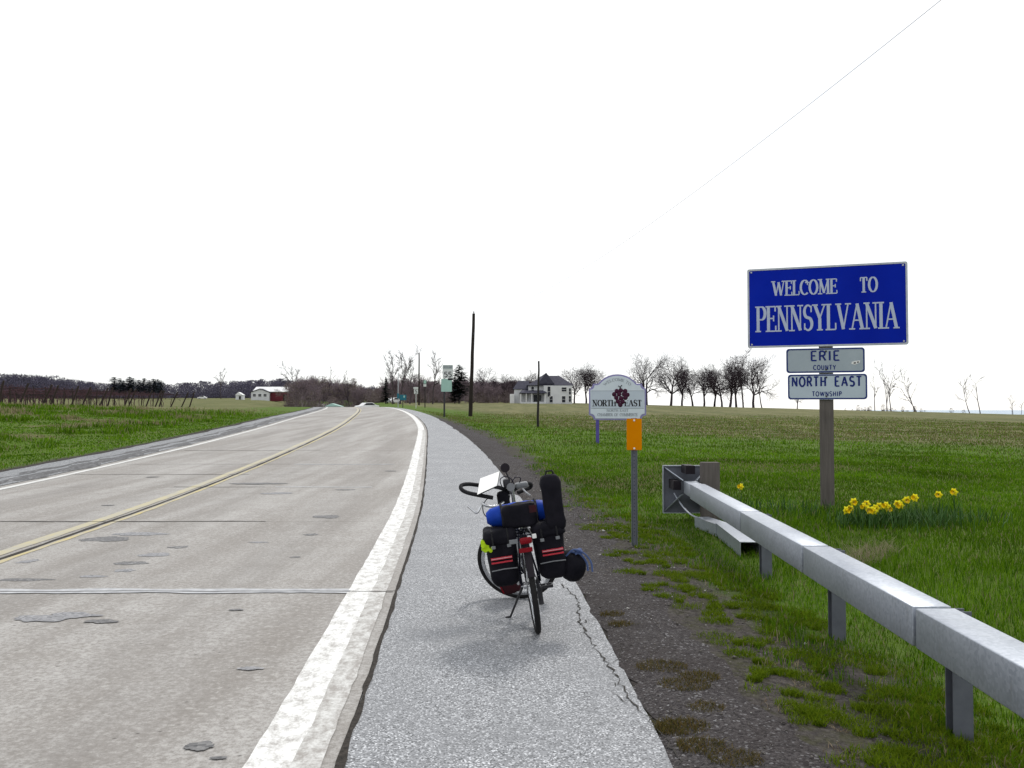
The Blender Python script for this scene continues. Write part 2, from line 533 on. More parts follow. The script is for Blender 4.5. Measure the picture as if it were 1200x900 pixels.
M['map_paper'] = pmat('white_map_sheet', (0.86, 0.86, 0.84), (0.82, 0.82, 0.80), 3, 0.6)
M['lime'] = pmat('lime_fabric', (0.42, 0.62, 0.01), (0.36, 0.55, 0.01), 9, 0.5)
M['tyre'] = pmat('tyre_rubber', (0.013, 0.013, 0.014), (0.022, 0.021, 0.021), 25, 0.8, bmp=0.2)
M['chrome'] = pmat('polished_alloy', (0.62, 0.63, 0.65), (0.52, 0.53, 0.55), 12, 0.25, 0.9)
M['frame_paint'] = pmat('dark_frame_paint', (0.012, 0.014, 0.03), (0.010, 0.011, 0.022), 9, 0.3)
M['grip'] = pmat('black_bar_tape', (0.02, 0.02, 0.022), (0.012, 0.012, 0.014), 40, 0.7, bmp=0.3)
M['grey_plastic'] = pmat('grey_plastic', (0.20, 0.21, 0.22), (0.15, 0.155, 0.165), 10, 0.4)
M['pale_blue'] = pmat('pale_blue_strap', (0.10, 0.15, 0.30), (0.05, 0.08, 0.20), 9, 0.5)
M['petal'] = pmat('daffodil_petal', (0.86, 0.80, 0.03), (0.82, 0.72, 0.015), 20, 0.5)
M['trumpet'] = pmat('daffodil_trumpet', (0.84, 0.62, 0.005), (0.78, 0.54, 0.004), 20, 0.5)
M['leaf'] = pmat('daffodil_leaf', (0.034, 0.085, 0.020), (0.055, 0.120, 0.026), 6, 0.5)
M['house_wall'] = pmat('white_clapboard', (0.62, 0.63, 0.64), (0.54, 0.55, 0.57), 0.6, 0.7)
M['house_roof'] = pmat('slate_grey_shingle', (0.062, 0.062, 0.085), (0.040, 0.040, 0.058), 1.5, 0.8)
M['trim'] = pmat('white_trim', (0.72, 0.72, 0.72), (0.64, 0.64, 0.64), 2, 0.6)
M['glass'] = pmat('dark_window_glass', (0.02, 0.022, 0.03), (0.03, 0.034, 0.045), 1.2, 0.15)
M['barn_red'] = pmat('barn_red_boards', (0.13, 0.026, 0.035), (0.09, 0.018, 0.026), 1.0, 0.8)
M['barn_roof'] = pmat('white_metal_roof', (0.78, 0.78, 0.78), (0.68, 0.68, 0.69), 0.8, 0.4)
M['car_white'] = pmat('white_car_paint', (0.75, 0.75, 0.75), (0.70, 0.70, 0.70), 2, 0.25)
M['water'] = pmat('lake_water', (0.20, 0.30, 0.40), (0.25, 0.35, 0.45), 0.001, 0.3)
M['wire'] = pmat('overhead_wire', (0.05, 0.05, 0.055), (0.04, 0.04, 0.045), 3, 0.6)
M['vine_post'] = mat_wood('vine_post_wood', (0.055, 0.042, 0.038), (0.03, 0.024, 0.022), 20)

# ------------------------------------------------------------------ road alignment and terrain
def hermite(tab):
    xs = np.array([t[0] for t in tab], float); ys = np.array([t[1] for t in tab], float)
    h = np.diff(xs); s = np.diff(ys) / h
    mm = np.zeros(len(xs)); mm[0], mm[-1] = s[0], s[-1]
    for i in range(1, len(xs) - 1):
        mm[i] = (s[i - 1] * h[i] + s[i] * h[i - 1]) / (h[i] + h[i - 1])
    def f(x):
        x = np.asarray(x, float)
        i = np.clip(np.searchsorted(xs, x) - 1, 0, len(xs) - 2)
        t = np.clip((x - xs[i]) / h[i], 0, 1)
        t2, t3 = t * t, t * t * t
        return ((2 * t3 - 3 * t2 + 1) * ys[i] + (t3 - 2 * t2 + t) * h[i] * mm[i]
                + (-2 * t3 + 3 * t2) * ys[i + 1] + (t3 - t2) * h[i] * mm[i + 1])
    return f

# left edge of the right-hand white line: x against y
RX = hermite([(-60, 2.1), (0, -1.02), (3.8, -1.2), (7.6, -1.45), (13.3, -1.85), (20, -2.45), (26.8, -3.1), (43, -4.75),
              (55, -6.4), (70, -8.7), (91, -12.3), (125, -19.3), (160, -27), (230, -42), (300, -58), (500, -105),
              (1000, -200), (9000, -1800)])
RZ = hermite([(-60, 0), (0, 0), (9, 0.0), (16.8, 0.07), (27, 0.27), (43, 0.72), (55, 1.02), (70, 1.30), (91, 1.62),
              (110, 1.85), (125, 1.98), (138, 1.97), (165, 1.6), (220, 1.2), (300, 2.2), (500, 6.0), (1000, 14.0), (9000, 20)])
SH = hermite([(-60, 1.9), (3.8, 1.93), (7.3, 2.05), (15, 2.15), (27, 2.2), (43, 1.75), (60, 1.6), (9000, 1.6)])     # shoulder's right edge (u)
GV = hermite([(-60, 3.0), (3.8, 2.95), (5.7, 2.92), (7.6, 2.88), (10, 2.75), (14.5, 2.8), (27, 2.9), (43, 2.15), (55, 1.75), (62, 1.62), (9000, 1.62)])

def sstep(a, b, x):
    t = np.clip((np.asarray(x, float) - a) / (b - a), 0, 1)
    return t * t * (3 - 2 * t)

_tab = np.random.default_rng(3).random((256, 256))
def vnoise(x, y):
    x = np.asarray(x, float); y = np.asarray(y, float)
    xi, yi = np.floor(x).astype(int), np.floor(y).astype(int)
    fx, fy = x - xi, y - yi
    fx, fy = fx * fx * (3 - 2 * fx), fy * fy * (3 - 2 * fy)
    g = lambda a, b: _tab[a & 255, b & 255]
    return (g(xi, yi) * (1 - fx) + g(xi + 1, yi) * fx) * (1 - fy) + (g(xi, yi + 1) * (1 - fx) + g(xi + 1, yi + 1) * fx) * fy

def fbm(x, y, o=3):
    s, a, t = 0, 0.5, 0
    for i in range(o):
        s = s + a * vnoise(x * 2 ** i + 17 * i, y * 2 ** i + 9 * i); t += a; a *= 0.5
    return s / t

U_LEFT = -9.75      # grass edge beyond the far shoulder
def ZT(x, y, bumps=True):
    x = np.asarray(x, float); y = np.asarray(y, float)
    u = x - RX(y)
    zr = RZ(y)
    # field side
    yy = np.maximum(y, 0)
    zf = 0.0148 * np.minimum(yy, 420) - 0.011 * np.clip(x, 0, 400)
    zf = zf - 0.20 * np.exp(-((u - 3.9) / 1.5) ** 2) * (1 - sstep(16, 34, y))
    fr = ((x - 25) * 130 + (y - 230) * 45) / 137.6
    zf = zf - np.where(fr > 0, 0.07 * fr * sstep(-5, 45, fr), 0)
    zf = np.maximum(zf, -43)
    w = sstep(0.0, 3.2, u - SH(y))
    z_right = zr * (1 - w) + zf * w
    # vineyard side
    v = (U_LEFT - u)
    plate = 1.92 + 0.016 * np.clip(y - 112, 0, 600) + 0.004 * np.clip(y - 712, 0, 8000)
    z_left = zr + (plate - zr) * sstep(0, 23, v)
    z = np.where(u > 0, z_right, z_left)
    off = np.where(u > 0, u - GV(y), v)
    if bumps:
        amp = sstep(0.2, 3.0, off) * (1 - 0.6 * sstep(60, 200, y))
        z = z + amp * (0.10 * (fbm(x * 0.35, y * 0.35) - 0.5) + 0.07 * (vnoise(x * 1.4, y * 1.4) - 0.5))
        z = z + np.where(u < 0, 1, 0) * amp * 0.22 * (fbm(x * 0.5 + 40, y * 0.5) - 0.5) * (1 - sstep(70, 110, y))
    inside = (u < SH(y) - 0.02) & (u > U_LEFT + 0.05)
    return np.where(inside, zr - 0.25, z)

def zt(x, y):
    return float(ZT(np.array([x]), np.array([y]))[0])

# ground sheet on a road-following grid
def geo(a, b, n, p):
    t = np.linspace(0, 1, n)
    return a + (b - a) * t ** p
ys = np.concatenate([np.arange(-14, 2, 1.0), np.arange(2, 22, 0.22), np.arange(22, 60, 0.6), np.arange(60, 140, 2.0),
                     np.arange(140, 420, 8.0), geo(420, 8500, 40, 2.2)])
us_in = [U_LEFT, U_LEFT + 0.1, -8.0, -3.0, 1.2]
us_l = U_LEFT - np.concatenate([[0.25, .5, .8], np.arange(1.2, 12, 0.45), np.arange(12, 40, 1.3), np.arange(40, 120, 6.0), geo(120, 6500, 34, 2.2)])
us_r0 = np.concatenate([np.arange(0.22, 6, 0.22), np.arange(6, 14, 0.4), np.arange(14, 40, 1.2), np.arange(40, 160, 5.0), geo(160, 9000, 34, 2.2)])
nL = len(us_l)
gv, gm = [], []
for y in ys:
    sh = float(SH(y))
    uu = np.concatenate([us_l[::-1], us_in, [sh - 0.03, sh], sh + us_r0])
    xx = uu + float(RX(y))
    zz = ZT(xx, np.full_like(xx, y))
    k0 = nL
    zz[nL] = float(RZ(y)) - 0.005
    zz[nL + len(us_in) + 1] = float(RZ(y)) - 0.012
    gv.append(np.stack([xx, np.full_like(xx, y), zz], 1))
    off = uu - float(GV(y))
    line = 27 + 22 * np.exp(-np.clip(xx + 1, 0, 99) / 12) + 30 * np.exp(-np.clip(xx + 4, 0, 99) / 2.5)
    fld = np.where(uu > 0, sstep(-3, 3, y - line + 7 * (fbm(xx * .12, y * .12 + 0 * xx) - .5)), 0.0) * sstep(6, 10, uu)
    fl_l = np.where(uu < 0, sstep(60, 78, y - 0.15 * (U_LEFT - uu)) * sstep(4, 9, U_LEFT - uu) * 0.9, 0)
    straw = np.where(uu < 0, sstep(.52, .62, fbm(xx * .45 + 3, y * .45 + 0 * xx)) * sstep(2, 5, U_LEFT - uu) * 0.85, 0)
    straw = np.where((uu < 0) & (U_LEFT - uu > 0), straw, 0)
    dirt = np.where(uu > 0, 1 - sstep(0.45, 1.3, off + 1.5 * (fbm(xx * .9, y * .9 + 0 * xx) - .5)), 1 - sstep(0.0, 0.5, U_LEFT - uu + .5 * (fbm(xx * 1.3, y * 1.3 + 0 * xx) - .5)))
    dirt = dirt * (1 - sstep(45, 80, y))
    gm.append(np.stack([np.maximum(np.maximum(fld, fl_l), straw), dirt, 0 * dirt], 1))
nc = len(gv[0]); nr = len(ys)
GVv = np.concatenate(gv); GMm = np.concatenate(gm)
ii = np.arange(nr - 1)[:, None] * nc + np.arange(nc - 1)[None, :]
q = np.stack([ii, ii + 1, ii + nc + 1, ii + nc], -1).reshape(-1, 4)
ground = link_mesh('ground', mesh_np('ground', GVv, q, M['ground'], GMm, smooth=True))
tag(ground, 'grassy ground with mown verge, stubble field and ridge', None, None, 'structure')

lake = MB().add([(-2000, 260, -40), (60000, 260, -40), (60000, 70000, -40), (-2000, 70000, -40)], [(0, 1, 2, 3)]).build('lake', M['water'])
tag(lake, 'pale blue lake along the horizon', None, None, 'structure')

def ysamp(y0, y1, fine=0.5):
    out = [y0]
    while out[-1] < y1 - 1e-6:
        st = max(fine, abs(out[-1]) * 0.03)
        out.append(min(y1, out[-1] + st))
    return np.array(out)

def strip(name, u0, u1, y0, y1, dz, mat, parent=None, fine=0.5, jag=0.0, nu=1, drop=None, seed=0):
    """sheet that follows the road between offsets u0(y) and u1(y)"""
    yy = ysamp(y0, y1, fine)
    f0 = u0 if callable(u0) else (lambda y: np.full_like(y, u0))
    f1 = u1 if callable(u1) else (lambda y: np.full_like(y, u1))
    a, b = f0(yy), f1(yy)
    if jag:
        hi = (nrng.random((2, len(yy))) - .5) * jag * .7
        a = a + jag * (fbm(yy * 3.6 + seed, yy * 0 + 3 + seed, 5) - .5) * 2 + hi[0]
        b = b + jag * (fbm(yy * 3.6 + seed, yy * 0 + 8 + seed, 5) - .5) * 2 + hi[1]
    V = []
    for i, y in enumerate(yy):
        for k in range(nu + 1):
            t = k / nu
            uu = a[i] * (1 - t) + b[i] * t
            z = float(RZ(y)) + dz + (drop(t, y) if drop else 0)
            V.append((float(RX(y)) + uu, y, z))
    n = nu + 1
    F = [(i * n + k, i * n + k + 1, (i + 1) * n + k + 1, (i + 1) * n + k) for i in range(len(yy) - 1) for k in range(nu)]
    me = mesh_np(name, V, F, mat, smooth=False)
    return link_mesh(name, me, parent)

# ---- road
CON_R, LANE, CON_L = 0.42, -3.92, -8.05
road = empty('road', (0, 0, 0))
tag(road, 'two lane concrete road with worn yellow centre lines', None, None, 'structure')
strip('road_bed', U_LEFT + 0.0, lambda y: SH(y), -14, 420, -0.03, M['road_base'], road, nu=4)
joints = [-13.0, -8.0, -2.9, 2.4, 7.62, 12.1, 16.9, 19.6, 22.4, 27.6, 32.8, 38.0, 43.5, 49.0, 55.0, 61.0, 68, 76]
srng = random.Random(5)
def slab(y0, y1, ua, ub):
    g = 0.006
    yy = np.linspace(y0 + g, y1 - g, 5)
    V = []
    lift = srng.uniform(-0.004, 0.0)
    for y in yy:
        zr = float(RZ(y)) + lift
        x0 = float(RX(y))
        V += [(x0 + ua + g, y, zr), (x0 + ub - g, y, zr), (x0 + ub - g, y, zr - 0.06), (x0 + ua + g, y, zr - 0.06)]
    mb = MB()
    F = [(0, 1, 2, 3), (19, 18, 17, 16)]
    for i in range(4):
        for k in range(4):
            a = i * 4
            F.append((a + k, a + (k + 1) % 4, a + 4 + (k + 1) % 4, a + 4 + k))
    mb.add(V, F)
    return mb.build('concrete_slab', M['concrete'], road)
for a, b in zip(joints[:-1], joints[1:]):
    slab(a, b, LANE, CON_R)
    slab(a, b, CON_L, LANE)
strip('far_paving', CON_L, CON_R, joints[-1], 420, 0.0, M['concrete'], road, nu=2)
# painted lines
strip('edge_line', 0.0, 0.21, -6, 40, 0.003, M['white_line'], road, 0.05, 0.011)
strip('edge_line', 0.19, 0.345, -6, 40, 0.0022, M['white_faint'], road, 0.05, 0.011, seed=5)
strip('edge_line', 0.0, 0.30, 40, 170, 0.008, M['white_line'], road, 0.5)
strip('edge_line', -7.82, -7.66, 8, 170, 0.004, M['white_left'], road, 0.3, 0.01)
strip('centre_line', -4.20, -4.03, 2, 160, 0.004, M['yellow'], road, 0.12, 0.02, seed=2)
strip('centre_line', -3.86, -3.79, 2, 160, 0.004, M['yellow_strong'], road, 0.12, 0.025, seed=9)
strip('centre_crack', -3.955, -3.895, 2, 90, 0.005, M['crack'], road, 0.05, 0.022, seed=4)

def cross_line(name, y, u0, u1, w, mat, dz=0.003, wob=0.06, parent=road, n=60):
    V = []
    for i in range(n + 1):
        t = i / n
        uu = u0 + (u1 - u0) * t
        yc = y + wob * (float(fbm(uu * 0.9 + y, y * 3.1)) - .5) * 2
        hw = w * (0.35 + 1.1 * float(fbm(uu * 3 + 7, y * 2.0)))
        for s in (-1, 1):
            yy = yc + s * hw / 2
            V.append((float(RX(yy)) + uu, yy, float(RZ(yy)) + dz))
    F = [(2 * i, 2 * i + 2, 2 * i + 3, 2 * i + 1) for i in range(n)]
    return link_mesh(name, mesh_np(name, V, F, mat), parent)
cross_line('joint_sealant', 7.62, LANE + 0.5, 0.02, 0.17, M['sealant'], wob=.07)
cross_line('joint_crack', 7.60, -5.4, 0.4, 0.016, M['crack'], 0.0045)
cross_line('joint_crack', 12.1, LANE - 1.6, LANE + 2.2, 0.05, M['crack'], 0.0045)
cross_line('joint_crack', 16.9, LANE - 0.6, LANE + 1.2, 0.04, M['crack'], 0.0045)
cross_line('joint_crack', 19.6, -7.6, LANE + 0.3, 0.04, M['crack'], 0.0045)
cross_line('joint_crack', 22.4, -7.4, LANE + 0.8, 0.04, M['crack'], 0.0045)
cross_line('joint_crack', 27.6, -7.4, LANE + 0.9, 0.04, M['crack'], 0.0045)
cross_line('joint_sealant', 22.4, LANE + 0.9, -0.4, 0.12, M['sealant'])
cross_line('joint_sealant', 16.9, LANE + 1.4, -0.6, 0.09, M['sealant'])
# patches in the slabs: x, y, half length, half width, material
patches = [(-3.62, 6.62, .20, .10, 'patch_pale'), (-3.42, 6.72, .17, .09, 'patch_pale'), (-3.13, 6.53, .12, .055, 'patch_dark'),
           (-3.86, 8.55, .10, .08, 'patch_pale'), (-3.98, 8.95, .16, .10, 'patch_dark'), (-3.92, 9.45, .15, .12, 'patch_pale'), (-3.86, 9.95, .10, .09, 'patch_dark'),
           (-4.02, 8.25, .12, .06, 'patch_pale'), (-5.0, 10.55, .26, .22, 'patch_dark'), (-4.75, 10.95, .30, .16, 'patch_pale'), (-5.1, 9.05, .08, .12, 'patch_pale'),
           (-2.70, 12.6, .20, .16, 'patch_dark'), (-1.49, 4.12, .07, .05, 'patch_dark'), (-1.62, 5.35, .07, .035, 'patch_pale'), (-1.35, 3.98, .04, .015, 'patch_dark'),
           (-3.05, 10.3, .10, .05, 'patch_pale'), (-2.55, 10.9, .09, .07, 'patch_dark'), (-5.2, 17.6, .5, .2, 'patch_dark'), (-4.3, 15.8, .3, .15, 'patch_pale'),
           (-3.2, 16.4, .18, .10, 'patch_dark'), (-2.9, 20.5, .15, .12, 'patch_dark'), (-4.6, 8.1, .2, .07, 'patch_dark'), (-2.2, 6.9, .06, .03, 'patch_dark'),
           (-2.35, 9.3, .05, .04, 'patch_dark'), (-6.6, 14.0, .1, .06, 'patch_dark'), (-8.0, 19.0, .15, .1, 'patch_dark')]
for i, (x, y, hl, hw, mk) in enumerate(patches):
    n = 46
    V = [(x, y, float(RZ(y)) + 0.0025)]
    for k in range(n):
        a = 2 * math.pi * k / n
        r = 0.45 + 1.15 * float(fbm(1.6 * math.cos(a) + 7.3 * i, 1.6 * math.sin(a) + 3.1 * i, 4)) + srng.uniform(-.05, .05)
        V.append((x + hl * r * math.cos(a), y + hw * r * math.sin(a), float(RZ(y)) + 0.0025))
    link_mesh('asphalt_patch', mesh_np('asphalt_patch', V, [(0, 1 + k, 1 + (k + 1) % n) for k in range(n)], M[mk]), road)

# ---- shoulders and gravel verge
shoulder = strip('shoulder', CON_R + 0.004, lambda y: SH(y), -14, 420, 0.0, M['asphalt'], None, 0.06, 0.008, nu=3)
tag(shoulder, 'pale chip sealed asphalt shoulder on the right', None, None, 'structure')
strip('edge_seam', CON_R - 0.004, CON_R + 0.026, -6, 60, 0.003, M['seam'], shoulder, 0.03, 0.016, seed=3)
left_sh = strip('left_shoulder', -9.77, -8.78, -14, 420, 0.0, M['left_asphalt'], None, 0.12, 0.08)
tag(left_sh, 'narrow grey asphalt shoulder on the left', None, None, 'structure')
strip('broken_edge', -8.9, CON_L - 0.01, -14, 420, 0.004, M['left_asphalt'], left_sh, 0.3, 0.03)
strip('broken_edge', -8.62, -8.14, 6, 140, 0.007, M['broken_asphalt'], left_sh, 0.08, 0.30, seed=6)
strip('broken_edge', -8.95, -8.78, 8, 60, 0.009, M['broken_asphalt'], left_sh, 0.08, 0.24, seed=16)
strip('dirt_edge', -9.86, -9.62, 6, 120, 0.006, M['seam'], left_sh, 0.08, 0.14, seed=26)

def gdrop(t, y):
    uu = float(SH(y)) * (1 - t) + (float(GV(y)) + 0.55) * t
    return zt(float(RX(y)) + uu + (0.02 if t == 0 else 0), y) - float(RZ(y)) + 0.012 if t > 0 else -0.004
verge = strip('gravel_verge', lambda y: SH(y) - 0.02, lambda y: GV(y) + 0.12 + 0.5 * (fbm(y * 0.9, y * 0 + 2) - .5), -6, 56, 0.0, M['gravel'], None, 0.07, 0.13, nu=5,
              drop=lambda t, y: gdrop(t, y))
tag(verge, 'dark gravel verge between shoulder and grass', None, None, 'structure')

def polycrack(pts, w, parent, name='crack', seed=0, ground_z=None):
    r2 = random.Random(seed)
    P = []
    for (a, b) in zip(pts[:-1], pts[1:]):
        n = max(2, int(math.hypot(b[0] - a[0], b[1] - a[1]) / 0.05))
        for k in range(n):
            t = k / n
            P.append((a[0] + (b[0] - a[0]) * t + r2.uniform(-.018, .018), a[1] + (b[1] - a[1]) * t + r2.uniform(-.018, .018)))
    P.append(pts[-1])
    V, F = [], []
    for i, p in enumerate(P):
        hw = w * r2.uniform(0.1, 1.0) * 0.5 * (.35 + 1.3 * float(fbm(p[0] * 2.3, p[1] * 2.3)))
        z = float(RZ(p[1])) + 0.005
        V += [(p[0] - hw, p[1] - hw * .3, z), (p[0] + hw, p[1] + hw * .3, z)]
    F = [(2 * i, 2 * i + 1, 2 * i + 3, 2 * i + 2) for i in range(len(P) - 1)]
    link_mesh(name, mesh_np(name, V, F, M['crack']), parent)
polycrack([(0.77, 3.9), (0.75, 4.17), (0.72, 4.44), (0.64, 4.88), (0.61, 5.4), (0.55, 5.9), (0.51, 6.4), (0.53, 6.8), (0.56, 7.3), (0.46, 7.9)], 0.013, shoulder, seed=1)
polycrack([(0.61, 5.4), (0.70, 5.6), (0.74, 5.9)], 0.010, shoulder, seed=2)
polycrack([(0.51, 6.4), (0.58, 6.55), (0.66, 6.6)], 0.010, shoulder, seed=3)
polycrack([(-0.62, 8.3), (-0.40, 8.35), (-0.2, 8.28)], 0.010, shoulder, seed=4)
polycrack([(0.60, 5.05), (0.57, 4.85), (0.63, 4.7)], 0.008, shoulder, seed=5)

# ------------------------------------------------------------------ lettering
def arc(cx, cy, rx, ry, a0, a1, n=14):
    return [(cx + rx * math.cos(math.radians(a0 + (a1 - a0) * i / n)), cy + ry * math.sin(math.radians(a0 + (a1 - a0) * i / n))) for i in range(n + 1)]
# strokes: (points, weight)  weight: 'K' thick, 'k' thin, 'a' by direction ; then serif feet (x, y)
GL = {
 'A': (.80, [([(.10, 0), (.40, 1)], 'k'), ([(.40, 1), (.70, 0)], 'K'), ([(.21, .34), (.59, .34)], 'k')], [(.10, 0), (.70, 0)]),
 'B': (.64, [([(.12, 0), (.12, 1)], 'K'), ([(.12, 1), (.34, 1)] + arc(.34, .76, .2, .24, 90, -90) + [(.12, .52)], 'a'), ([(.12, .52), (.34, .52)] + arc(.34, .26, .22, .26, 90, -90) + [(.12, 0)], 'a')], [(.12, 0), (.12, 1)]),
 'C': (.72, [(arc(.42, .5, .34, .5, 48, 312, 22), 'a')], [(.64, .84)]),
 'D': (.70, [([(.12, 0), (.12, 1)], 'K'), ([(.12, 1), (.30, 1)] + arc(.30, .5, .32, .5, 90, -90, 18) + [(.12, 0)], 'a')], [(.12, 0), (.12, 1)]),
 'E': (.60, [([(.12, 0), (.12, 1)], 'K'), ([(.12, 1), (.54, 1)], 'k'), ([(.12, .52), (.44, .52)], 'k'), ([(.12, 0), (.56, 0)], 'k')], [(.12, 0), (.12, 1)]),
 'F': (.58, [([(.12, 0), (.12, 1)], 'K'), ([(.12, 1), (.54, 1)], 'k'), ([(.12, .52), (.44, .52)], 'k')], [(.12, 0), (.12, 1)]),
 'H': (.76, [([(.14, 0), (.14, 1)], 'K'), ([(.62, 0), (.62, 1)], 'K'), ([(.14, .52), (.62, .52)], 'k')], [(.14, 0), (.14, 1), (.62, 0), (.62, 1)]),
 'I': (.30, [([(.15, 0), (.15, 1)], 'K')], [(.15, 0), (.15, 1)]),
 'L': (.58, [([(.12, 0), (.12, 1)], 'K'), ([(.12, 0), (.54, 0)], 'k')], [(.12, 0), (.12, 1)]),
 'M': (.92, [([(.12, 0), (.14, 1)], 'k'), ([(.14, 1), (.46, .05)], 'K'), ([(.46, .05), (.78, 1)], 'k'), ([(.78, 1), (.80, 0)], 'K')], [(.12, 0), (.80, 0), (.12, 1), (.80, 1)]),
 'N': (.78, [([(.13, 0), (.13, 1)], 'k'), ([(.13, 1), (.65, 0)], 'K'), ([(.65, 0), (.65, 1)], 'k')], [(.13, 0), (.13, 1), (.65, 1)]),
 'O': (.80, [(arc(.40, .5, .32, .5, 90, 450, 28), 'a')], []),
 'P': (.62, [([(.12, 0), (.12, 1)], 'K'), ([(.12, 1), (.34, 1)] + arc(.34, .74, .22, .26, 90, -90) + [(.12, .48)], 'a')], [(.12, 0), (.12, 1)]),
 'R': (.70, [([(.12, 0), (.12, 1)], 'K'), ([(.12, 1), (.34, 1)] + arc(.34, .75, .22, .25, 90, -90) + [(.12, .5)], 'a'), ([(.34, .5), (.62, 0)], 'K')], [(.12, 0), (.12, 1), (.62, 0)]),
 'S': (.62, [(arc(.31, .75, .22, .25, 35, 250, 14) + arc(.31, .25, .23, .25, 70, -145, 16), 'S')], []),
 'T': (.66, [([(.33, 0), (.33, 1)], 'K'), ([(.05, 1), (.61, 1)], 'k')], [(.33, 0)]),
 'U': (.74, [([(.13, 1), (.13, .34)] + arc(.37, .34, .24, .34, 180, 360, 14) + [(.61, 1)], 'a')], [(.13, 1), (.61, 1)]),
 'V': (.78, [([(.10, 1), (.40, 0)], 'K'), ([(.40, 0), (.68, 1)], 'k')], [(.10, 1), (.68, 1)]),
 'W': (1.08, [([(.08, 1), (.32, 0)], 'K'), ([(.32, 0), (.54, .95)], 'k'), ([(.54, .95), (.76, 0)], 'K'), ([(.76, 0), (1.0, 1)], 'k')], [(.08, 1), (1.0, 1)]),
 'Y': (.74, [([(.08, 1), (.37, .46)], 'K'), ([(.66, 1), (.37, .46)], 'k'), ([(.37, .46), (.37, 0)], 'K')], [(.08, 1), (.66, 1), (.37, 0)]),
 '5': (.62, [([(.54, 1), (.16, 1), (.13, .56)] + arc(.31, .32, .24, .32, 125, -140, 18), 'a')], []),
 '&': (.2, [], []), ' ': (.42, [], []),
}
TICKS = {'E': [([(.54, 1.0), (.54, .80)], 'k'), ([(.57, 0), (.57, .22)], 'k'), ([(.44, .40), (.44, .64)], 'k')], 'L': [([(.55, 0), (.55, .26)], 'k')],
         'T': [([(.06, 1), (.06, .76)], 'k'), ([(.60, 1), (.60, .76)], 'k')], 'C': [([(.65, .95), (.65, .66)], 'k')], 'S': [([(.50, .98), (.50, .72)], 'k'), ([(.10, .02), (.10, .28)], 'k')]}
def text_mesh(txt, x0, x1, z0, z1, serif=True, thick=.13, thin=.06, space=0.04, path=None):
    """flat letters in the XZ plane (facing -Y), fitted to a rectangle"""
    hgt = z1 - z0
    adv, cur = [], 0
    for ch in txt:
        adv.append(cur); cur += GL[ch][0] + space
    tot = cur - space
    sx = (x1 - x0) / tot
    V, F = [], []
    lay = 0
    def put(px, pz):
        if path: return path(px, pz)
        return (px, pz)
    for ch, a in zip(txt, adv):
        _, strokes, feet = GL[ch]
        for pts, wt in (strokes + TICKS.get(ch, []) if serif else strokes):
            n = len(pts)
            P = [(x0 + (a + p[0]) * sx, z0 + p[1] * hgt) for p in pts]
            b = len(V)
            lay += 1
            yo = -0.00012 * (lay % 9)
            for i in range(n):
                pa, pb = P[max(0, i - 1)], P[min(n - 1, i + 1)]
                dx, dz = pb[0] - pa[0], pb[1] - pa[1]
                if n > 2 and pts[0] == pts[-1] or (n > 20 and math.dist(pts[0], pts[-1]) < 1e-6):
                    pa, pb = P[i - 1 if i else n - 2], P[i + 1 if i < n - 1 else 1]
                    dx, dz = pb[0] - pa[0], pb[1] - pa[1]
                L = math.hypot(dx, dz) or 1
                dx, dz = dx / L, dz / L
                if not serif: w = thick * hgt * (0.86 if wt == 'k' else 1)
                elif wt == 'K': w = thick * hgt
                elif wt == 'k': w = thin * hgt
                elif wt == 'S':
                    t = i / (n - 1); w = hgt * (thin + (thick - thin) * max(0, math.sin(math.pi * t)) ** 1.2)
                else: w = hgt * (thin + (thick - thin) * abs(dz) ** 1.3)
                ext = 0.0
                for s in (-1, 1):
                    V.append((P[i][0] - dz * s * w / 2, yo, P[i][1] + dx * s * w / 2))
            for i in range(n - 1):
                F.append((b + 2 * i, b + 2 * i + 1, b + 2 * i + 3, b + 2 * i + 2))
        if serif:
            for fx, fz in feet:
                lay += 1
                yo = -0.00012 * (lay % 9) - 0.0012
                cx, cz = x0 + (a + fx) * sx, z0 + fz * hgt
                hw, hh = thick * hgt * 0.95, thin * hgt * 0.5
                b = len(V)
                V += [(cx - hw, yo, cz - hh), (cx + hw, yo, cz - hh), (cx + hw, yo, cz + hh), (cx - hw, yo, cz + hh)]
                F.append((b, b + 1, b + 2, b + 3))
    if path:
        V = [(path(x, z)[0], y, path(x, z)[1]) for x, y, z in V]
    mb = MB().add(V, F)
    return mb

def letters(name, txt, mat, parent, y, *a, **kw):
    mb = text_mesh(txt, *a, **kw)
    mb.v = [(x, yy + y, z) for x, yy, z in mb.v]
    me = bpy.data.meshes.new(name)
    me.from_pydata(mb.v, [], mb.f)
    me.materials.append(mat)
    return link_mesh(name, me, parent)

def rrect(x0, x1, z0, z1, r, n=5):
    out = []
    for cx, cz, a in ((x1 - r, z1 - r, 0), (x0 + r, z1 - r, 90), (x0 + r, z0 + r, 180), (x1 - r, z0 + r, 270)):
        out += arc(cx, cz, r, r, a, a + 90, n)
    return out

def ring_frame(outer, inner, y0, y1):
    """flat frame between two outlines of equal length"""
    n = len(outer)
    V = [(x, y0, z) for x, z in outer] + [(x, y0, z) for x, z in inner] + [(x, y1, z) for x, z in outer] + [(x, y1, z) for x, z in inner]
    F = []
    for i in range(n):
        j = (i + 1) % n
        F += [(i, j, n + j, n + i), (2 * n + i, 3 * n + i, 3 * n + j, 2 * n + j), (i, 2 * n + i, 2 * n + j, j), (n + i, n + j, 3 * n + j, 3 * n + i)]
    return MB().add(V, F)

